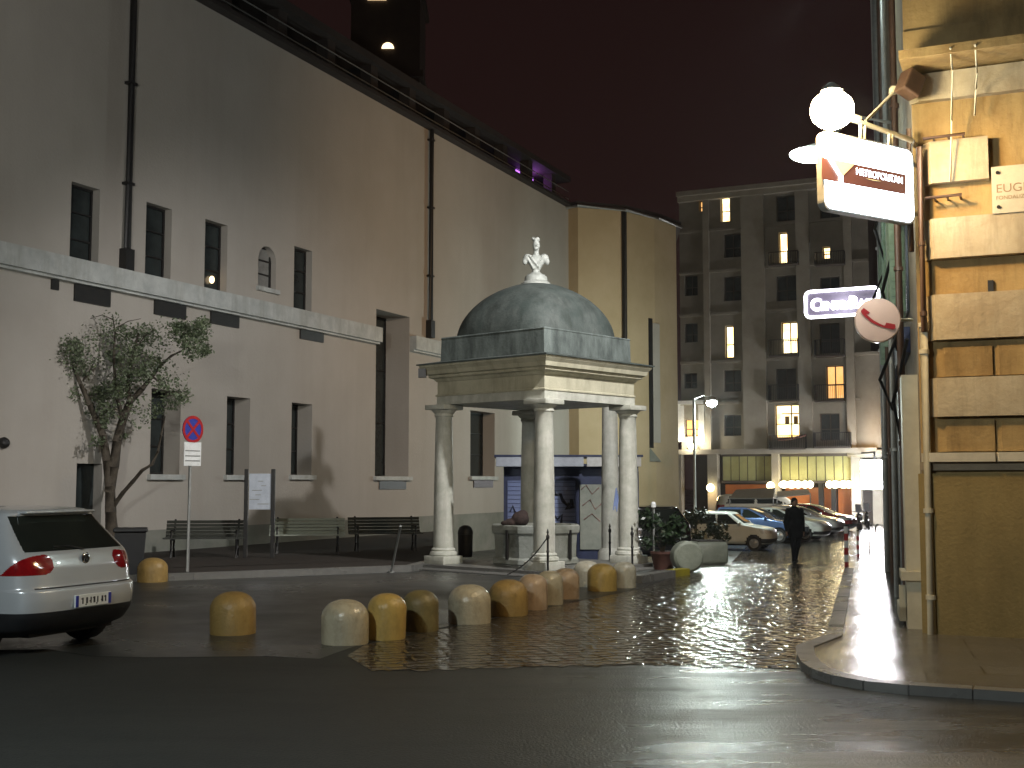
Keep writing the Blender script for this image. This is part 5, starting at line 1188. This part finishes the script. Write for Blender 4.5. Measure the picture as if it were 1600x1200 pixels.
for zf in (3.95,):
    for a in (2.0, 5.0, 8.2):
        mb = MB(); av.box(mb, a, a + 1.15, zf, zf + 2.1, -.03, .012); wn = build(mb, 'window', M['pane'], rb)
        for aa, tl in ((a - .03, R(random.uniform(-14, 8))), (a + 1.18, R(random.uniform(-8, 14)))):
            b0 = av.w(aa, zf, .02); dv = (av.n * math.cos(tl) + av.e * math.sin(tl)) * .20; th = av.e * .045
            mb = MB(); mb.add([b0, b0 + dv, b0 + dv + th, b0 + th] + [v + Vector((0, 0, 2.1)) for v in (b0, b0 + dv, b0 + dv + th, b0 + th)], [(3, 2, 1, 0), (4, 5, 6, 7), (0, 1, 5, 4), (1, 2, 6, 5), (2, 3, 7, 6), (3, 0, 4, 7)])
            o = build(mb, 'shutter', M['shutter_green'], wn)
            mb = MB()
            for i in range(20): 
                zz = zf + .1 + i * .097; q0_ = b0 + dv * .1 - th * .35; q1_ = b0 + dv * .9 - th * .35; mb.add([q0_ + Vector((0, 0, zz - zf)), q1_ + Vector((0, 0, zz - zf)), q1_ + th * .35 + Vector((0, 0, zz - zf + .05)), q0_ + th * .35 + Vector((0, 0, zz - zf + .05))], [(0, 1, 2, 3)])
            build(mb, 'shutter_slat', M['shutter_green'], o, fix=False)
for a, d, r, m in ((11.3, .12, .09, 'white'), (9.8, .16, .06, 'grey_metal'), (1.5, .12, .05, 'brownpipe'), (4.4, .15, .05, 'grey_metal'), (7.0, .14, .05, 'brownpipe')): vpipe(av, a, d, .1 if a < 11 else -.6, HB, r, m, clips=(2.2, 4.4, 6.5))
for a0, z0, a1, z1, d in ((1.7, 5.2, 3.4, 3.6, .30), (2.6, 3.9, 4.6, 2.7, .34), (1.2, 3.5, 2.2, 2.2, .22), (6, 5.5, 8, 4.2, .4), (3.6, 6.4, 5.8, 5.0, .34)):
    mb = MB(); mb.tube([av.w(a0, z0, .05), av.w((a0 + a1) / 2, (z0 + z1) / 2 - .1, d), av.w(a1, z1, .1)], .025, 8); build(mb, 'cable', M['black'], rb, smooth=60)
# cables hanging on the front
for x, y0, y1 in ((1489, 96, 284), (1527, 100, 180)):
    a, zt = fp_.px(x, y0, .2); a2, zb = fp_.px(x - 4, y1, .14); mb = MB(); mb.tube([fp_.w(a, zc + .05, .64), fp_.w(a, zt - .15, .36), fp_.w((a + a2) / 2, (zt + zb) / 2, .2), fp_.w(a2, zb, .13)], .011, 8); build(mb, 'cable', M['cream'], rb, smooth=60)
for x0, x1, y, d in ((1442, 1508, 217, .2), (1446, 1503, 310, .16)):
    a0, z = fp_.px(x0, y, d); a1, _ = fp_.px(x1, y - 2, d); mb = MB(); mb.tube([fp_.w(a0, z, d), fp_.w(a1, z + .01, d)], .018, 8)
    for f in (.25, .6, .95): mb.tube([fp_.w(a0 + (a1 - a0) * f, z, d), fp_.w(a0 + (a1 - a0) * f, z, -.02)], .014, 6)
    build(mb, 'sign_stay', M['brownpipe'], rb, smooth=50)
# marble plaque
a0, z1 = fp_.px(1547, 262, .1); _, z0 = fp_.px(1547, 335, .1)
pq = thing('marble_plaque', 'pale marble name plaque bolted to the rusticated corner wall', 'plaque', fp_.w(a0, z0, .1))
mb = MB(); fp_.box(mb, a0 + .01, a0 + 1.35, z0, z1, -.02, .12); sl = build(mb, 'slab', M['plaque'], pq)
mb = MB()
for z in (z0 + .07, z1 - .07):
    for a in (a0 + .075, a0 + 1.28): mb.lathe([(.02, 0), (.02, .014)], fp_.w(a, z, .12), 14, Matrix.Rotation(math.atan2(fp_.n.y, fp_.n.x) - math.pi / 2, 3, 'Z') @ Matrix.Rotation(R(-90), 3, 'X'))
build(mb, 'bolt', M['black'], pq)
hh = z1 - z0
text_mesh('lettering', 'EUGE', .135, M['plaque_ink'], fp_.mat4(a0 + .05, z0 + hh * .44, .121), sl, .0015, xs=1.05)
text_mesh('lettering', 'FONDALIZE', .06, M['plaque_ink'], fp_.mat4(a0 + .05, z0 + hh * .29, .121), sl, .0015, xs=1.0)
# ------------------------------------------------ bar lightbox sign
r_ = at(1423, 290, 13.55); l_ = at(1281, 265, 12.75)
sp_ = Plane(l_, r_ - l_)
sg = thing('bar_lightbox_sign', 'glaring white bar lightbox sign with a cocktail glass on a brown band', 'sign', l_)
wS = (Vector((r_.x, r_.y)) - Vector((l_.x, l_.y))).length; zt = sp_.px(1281, 204)[1]; zb = sp_.px(1281, 328)[1]
mb = MB(); n = 6; rr = .10; pts = []
for (cx_, cz_, a0_) in ((wS - rr, zt - rr, 0), (rr, zt - rr, 90), (rr, zb + rr, 180), (wS - rr, zb + rr, 270)):
    for i in range(n + 1): t_ = R(a0_ + 90 * i / n); pts.append((cx_ + rr * math.cos(t_), cz_ + rr * math.sin(t_)))
mb.extrude([sp_.w(a, z, -.045) for a, z in pts], sp_.n * .09); build(mb, 'case', M['grey_metal'], sg)
def inset(d0, k): 
    return [sp_.w(wS / 2 + (a - wS / 2) * (1 - k / wS * 2), (zt + zb) / 2 + (z - (zt + zb) / 2) * (1 - k / (zt - zb) * 2), d0) for a, z in pts]
for s in (1, -1):
    mb = MB(); mb.extrude(inset(.046 * s, .022), sp_.n * .006 * s); fc_ = build(mb, 'face', M['em_sign'], sg)
    if s == 1: face = fc_
def sq(x, y): return sp_.px(x, y, .055)
def spoly(pxs, d, m, nm):
    mb = MB(); mb.extrude([sp_.w(*sq(x, y), d) for x, y in pxs], sp_.n * .004); return build(mb, nm, M[m], face)
spoly([(1284, 246), (1415, 273), (1415, 304), (1284, 280)], .055, 'em_signlow', 'brown_band')
spoly([(1293, 247), (1335, 256), (1314, 277), (1312, 277)], .0605, 'em_glass', 'cocktail_glass')
spoly([(1290, 245), (1297, 246.5), (1314, 276), (1311, 278)], .066, 'em_sign', 'glass_rim')
spoly([(1310, 274), (1315.5, 275), (1315.5, 288), (1310, 287)], .066, 'em_sign', 'glass_stem')
a0, z0 = sq(1337, 272.5); a1, z1 = sq(1413, 287)
Tm = sp_.mat4(a0, z0, .0605) 
text_mesh('lettering', 'METROPOLITAN', .105, M['em_sign'], Tm, face, .002, xs=.98)
spoly([(1352, 279), (1364, 281), (1376, 283.6), (1364, 282.4)], .0605, 'em_glass', 'thin_stroke')
# bracket of the sign and the floodlight above it
mb = MB()
tl = sp_.w(.45, zt, 0); tr_ = sp_.w(wS - .25, zt, 0); arm0 = at(1318, 182, 12.95); arm1 = at(1424, 219, 13.45)
mb.tube([arm0, arm1], .032, 10); mb.tube([arm1, arm1 + (front_pl.w(.05, 0) - Vector((arm1.x, arm1.y, 0)))], .03, 8)
for f in (.24, .30, .66, .70): p = arm0.lerp(arm1, f); mb.tube([p, Vector((p.x, p.y, zt - .02))], .02, 8)
build(mb, 'bracket', M['cream'], sg, smooth=50)
for zz in (zb + .15, zt - .15):
    mb = MB(); mb.tube([sp_.w(wS, zz, 0), sp_.w(wS + .3, zz, -.05)], .025, 8); build(mb, 'side_stay', M['cream'], sg, smooth=50)
fh = at(1300, 172, 12.85)
fl = thing('floodlight', 'dazzling floodlight on a bracket arm above the bar sign', 'floodlight', fh)
mb = MB(); mb.tube([fh + Vector((0, 0, .1)), arm0 + Vector((0, 0, .05)), at(1345, 193, 13.05) + Vector((0, 0, .06))], .022, 8); mb.tube([at(1352, 190, 13.1), at(1398, 142, 13.5)], .02, 8); mb.box(at(1398, 141, 13.5), (.10, .10, .07)); build(mb, 'arm', M['cream'], fl, smooth=50)
mb = MB(); mb.lathe([(.10, .19), (.12, .21), (.08, .26), (.03, .30)], fh, 24); build(mb, 'hood', M['grey_metal'], fl, smooth=50)
mb = MB(); mb.ell(fh + Vector((0, 0, .0)), (.235, .235, .21)); build(mb, 'lamp_glass', M['em_lamp'], fl, smooth=80)  # globe sized to the glare, so the glow is put into its shape
Lp = fh + Vector((-.25, -.42, -.12)); point('floodlight_light', Lp, 450, (1, .64, .27), .13, 176, Lp + Vector((.2, .4, -.9)), .45)
c1 = at(1422, 132, 13.4); sk = thing('wall_speaker', 'dark box shaped wall lamp housing under the upper cornice by the corner', 'lamp housing', c1)
mb = MB(); mb.box(c1, (.23, .2, .27), M=Matrix.Rotation(R(20), 3, 'Z') @ Matrix.Rotation(R(25), 3, 'Y'), ch=.02); build(mb, 'housing', M['brownpipe'], sk)
mb = MB(); mb.tube([c1, c1 + Vector((.12, .25, .1))], .025, 8); build(mb, 'mount', M['black'], sk)
# second cool lamp behind the sign
cl = at(1263, 241, 17.5); wl = av.w(cl.y - C0.y + .3, cl.z + .5, .0)
t = thing('alley_lamp', 'cool white alley lamp peeping out behind the left edge of the bar sign', 'street lamp', cl)
mb = MB(); mb.tube([wl, (wl + cl) / 2 + Vector((0, 0, .35)), cl + Vector((.25, .05, .16))], .03, 8); build(mb, 'arm', M['grey_metal'], t, smooth=50)
mb = MB(); mb.ell(cl + Vector((.2, 0, .10)), (.26, .13, .06)); build(mb, 'head', M['grey_metal'], t, smooth=60)
mb = MB(); mb.ell(cl + Vector((.06, 0, -.01)), (.34, .15, .12)); build(mb, 'lamp_glass', M['em_cool'], t, smooth=60)
# neon sign
nl, nr = at(1260, 477, 22.35), at(1374, 473, 21.75); npn = Plane(nl, nr - nl); nw = (Vector((nr.x, nr.y)) - Vector((nl.x, nl.y))).length
nz1 = npn.px(1262, 457)[1]; nz0 = npn.px(1262, 497)[1]
ns = thing('neon_sign', 'rounded white neon sign with bubbly lettering behind the telephone disc', 'sign', nl)
mb = MB(); rr = .09; pts = []
for (cx_, cz_, a0_) in ((nw - rr, nz1 - rr, 0), (rr, nz1 - rr, 90), (rr, nz0 + rr, 180), (nw - rr, nz0 + rr, 270)):
    for i in range(6): t_ = R(a0_ + 18 * i); pts.append((cx_ + rr * math.cos(t_), cz_ + rr * math.sin(t_)))
mb.extrude([npn.w(a, z, -.05) for a, z in pts], npn.n * .08); build(mb, 'board', mat('neon_board', (.10, .085, .12), .5), ns)
mb = MB(); mb.tube([npn.w(a, z, .06) for a, z in pts] + [npn.w(*pts[0], .06)], .030, 8); build(mb, 'neon_border', M['em_neon'], ns, smooth=60)
hh = nz1 - nz0
x_ = .09
for ch_, sz in (('C', .30), ('ENTRO', .20), (' B', .30), ('ASE', .20)):
    o = text_mesh('lettering', ch_, sz, M['em_neon'], npn.mat4(x_, nz0 + hh * .27, .05), ns, .02, offset=.012, xs=.95)
    x_ += {'C': .20, 'ENTRO': .47, ' B': .26, 'ASE': .3}[ch_] * (nw - .18) / 1.23
for zz in (nz1 - .1, nz0 + .1):
    mb = MB(); mb.tube([npn.w(nw, zz, 0), npn.w(nw + .4, zz, 0)], .025, 8); build(mb, 'bracket', M['black'], ns)
point('neon_glow', npn.w(nw / 2, (nz0 + nz1) / 2, .35), 22, (.9, .9, 1), .2)
# telephone disc
tc_ = at(1371, 501, 14.3); tr0 = 35 / F_PX * 14.3
ts = thing('telephone_sign', 'round pinkish white telephone sign with a red handset', 'sign', tc_)
TM = Matrix.Rotation(math.atan2(-.0, 1) + R(-14), 3, 'Z') @ Matrix.Rotation(R(90), 3, 'X')
mb = MB(); mb.lathe([(tr0 * .96, -.05), (tr0, -.035), (tr0, .035), (tr0 * .96, .05), (tr0 * .6, .062), (tr0 * .05, .066)], tc_, 48, TM); dk = build(mb, 'disc', mat('sign_disc', (.72, .51, .41), .35, (.66, .46, .37), 4, coat=.3), ts, smooth=40)
def hp(x, y, d=.075): return tc_ + TM @ Vector((x, y, d)) * 1
mb = MB(); k = tr0 / 330.0
P0 = [(-235, 145), (-195, 185), (-110, 115), (-135, 90), (-150, 100), (-160, 85), (-60, -5), (20, -55), (90, -90), (105, -80), (118, -45), (245, -75), (245, -130), (215, -150), (90, -120), (0, -85), (-90, -35), (-180, 50), (-235, 120)]
mb.extrude([hp(x * k, y * k, .069) for x, y in P0], (TM @ Vector((0, 0, .008)))); build(mb, 'handset', M['red'], dk)
mb = MB(); e_ = av.w(1.0, tc_.z + .06, 0); mb.tube([tc_ + TM @ Vector((tr0 * .95, 0, 0)), e_], .022, 8); build(mb, 'bracket', M['cream'], ts, smooth=50)

# ================================================================== LIGHTS OF THE PLACE (lamps high on the walls, just out of frame, and an added fill spot)
def wall_lamp(label, pos, wallp, power, color, size=.12, spot=None, target=None, blend=.5):
    t = thing('wall_lantern', label, 'street lamp', pos)
    mb = MB(); mb.tube([wallp, (wallp + pos) / 2 + Vector((0, 0, .25)), pos + Vector((0, 0, .2))], .03, 8); build(mb, 'arm', M['grey_metal'], t, smooth=50)
    mb = MB(); mb.lathe([(.22, .06), (.24, .08), (.15, .2), (.05, .25)], pos, 20); build(mb, 'hood', M['grey_metal'], t, smooth=40)
    mb = MB(); mb.lathe([(.02, -.10), (.13, -.06), (.2, .05)], pos, 20); build(mb, 'lamp_glass', M['em_cool'], t, smooth=60)
    point('wall_lantern_light', pos + Vector((0, 0, -.28)), power, color, size, spot, target, blend)
L1 = Vector((4.50, 18.2, 9.42)); wall_lamp('high wall lantern on the alley side above the frame', L1, av.w(5.2, 9.9, 0), 5000, (1, .97, .95), .10, 80, (-6.8, 33, -3), .7)
L4 = at(1352, 285, 29.5); street_lamp('street_lamp', 'amber street lamp on a pole past the corner building, hidden behind the bar sign', Vector((10.2, 29.6, g(29.5))), L4, M['em_cool'], 2500, (1, .60, .27), .06, .15, None, 130, (1.2, 50, 7.0), 1.0)
street_lamp('street_lamp', 'street lamp on the near left side of the crossing outside the picture', Vector((-5.6, 2.4, 0)), Vector((-4.3, 3.8, 5.5)), M['em_cool'], 1350, (.90, 1, 1.0))

point('left_wall_fill', Vector((-4.6, 3.8, 5.1)), 2600, (1, .96, .88), .15, 84, (-11.0, 23, 10.0), .9)  # added spot with no fixture of its own, brightens the left church wall
# thin wet night air round the whole place
mb = MB(); mb.box((0, 215, 18.2), (660, 640, 40.4))
hm = bpy.data.materials.new('haze_air'); hm.use_nodes = True; hn = hm.node_tree.nodes; hn.remove(hn['Principled BSDF']); hv = hn.new('ShaderNodeVolumePrincipled')
hv.inputs['Density'].default_value = .00025; hv.inputs['Color'].default_value = (.9, .92, .95, 1); hv.inputs['Anisotropy'].default_value = .8
hm.node_tree.links.new(hv.outputs[0], hn['Material Output'].inputs['Volume'])
hz = build(mb, 'haze', hm); hz['kind'] = 'stuff'
# ------------------------------------------------------------------ render settings
sc.view_settings.view_transform = 'Standard'; sc.view_settings.look = 'None'; sc.view_settings.exposure = 0; sc.view_settings.gamma = 1
sc.cycles.use_denoising = True; sc.cycles.max_bounces = 6; sc.cycles.diffuse_bounces = 3; sc.cycles.glossy_bounces = 3; sc.cycles.sample_clamp_indirect = 6; sc.cycles.blur_glossy = .2
sc.cycles.use_adaptive_sampling = True; sc.cycles.adaptive_threshold = .02
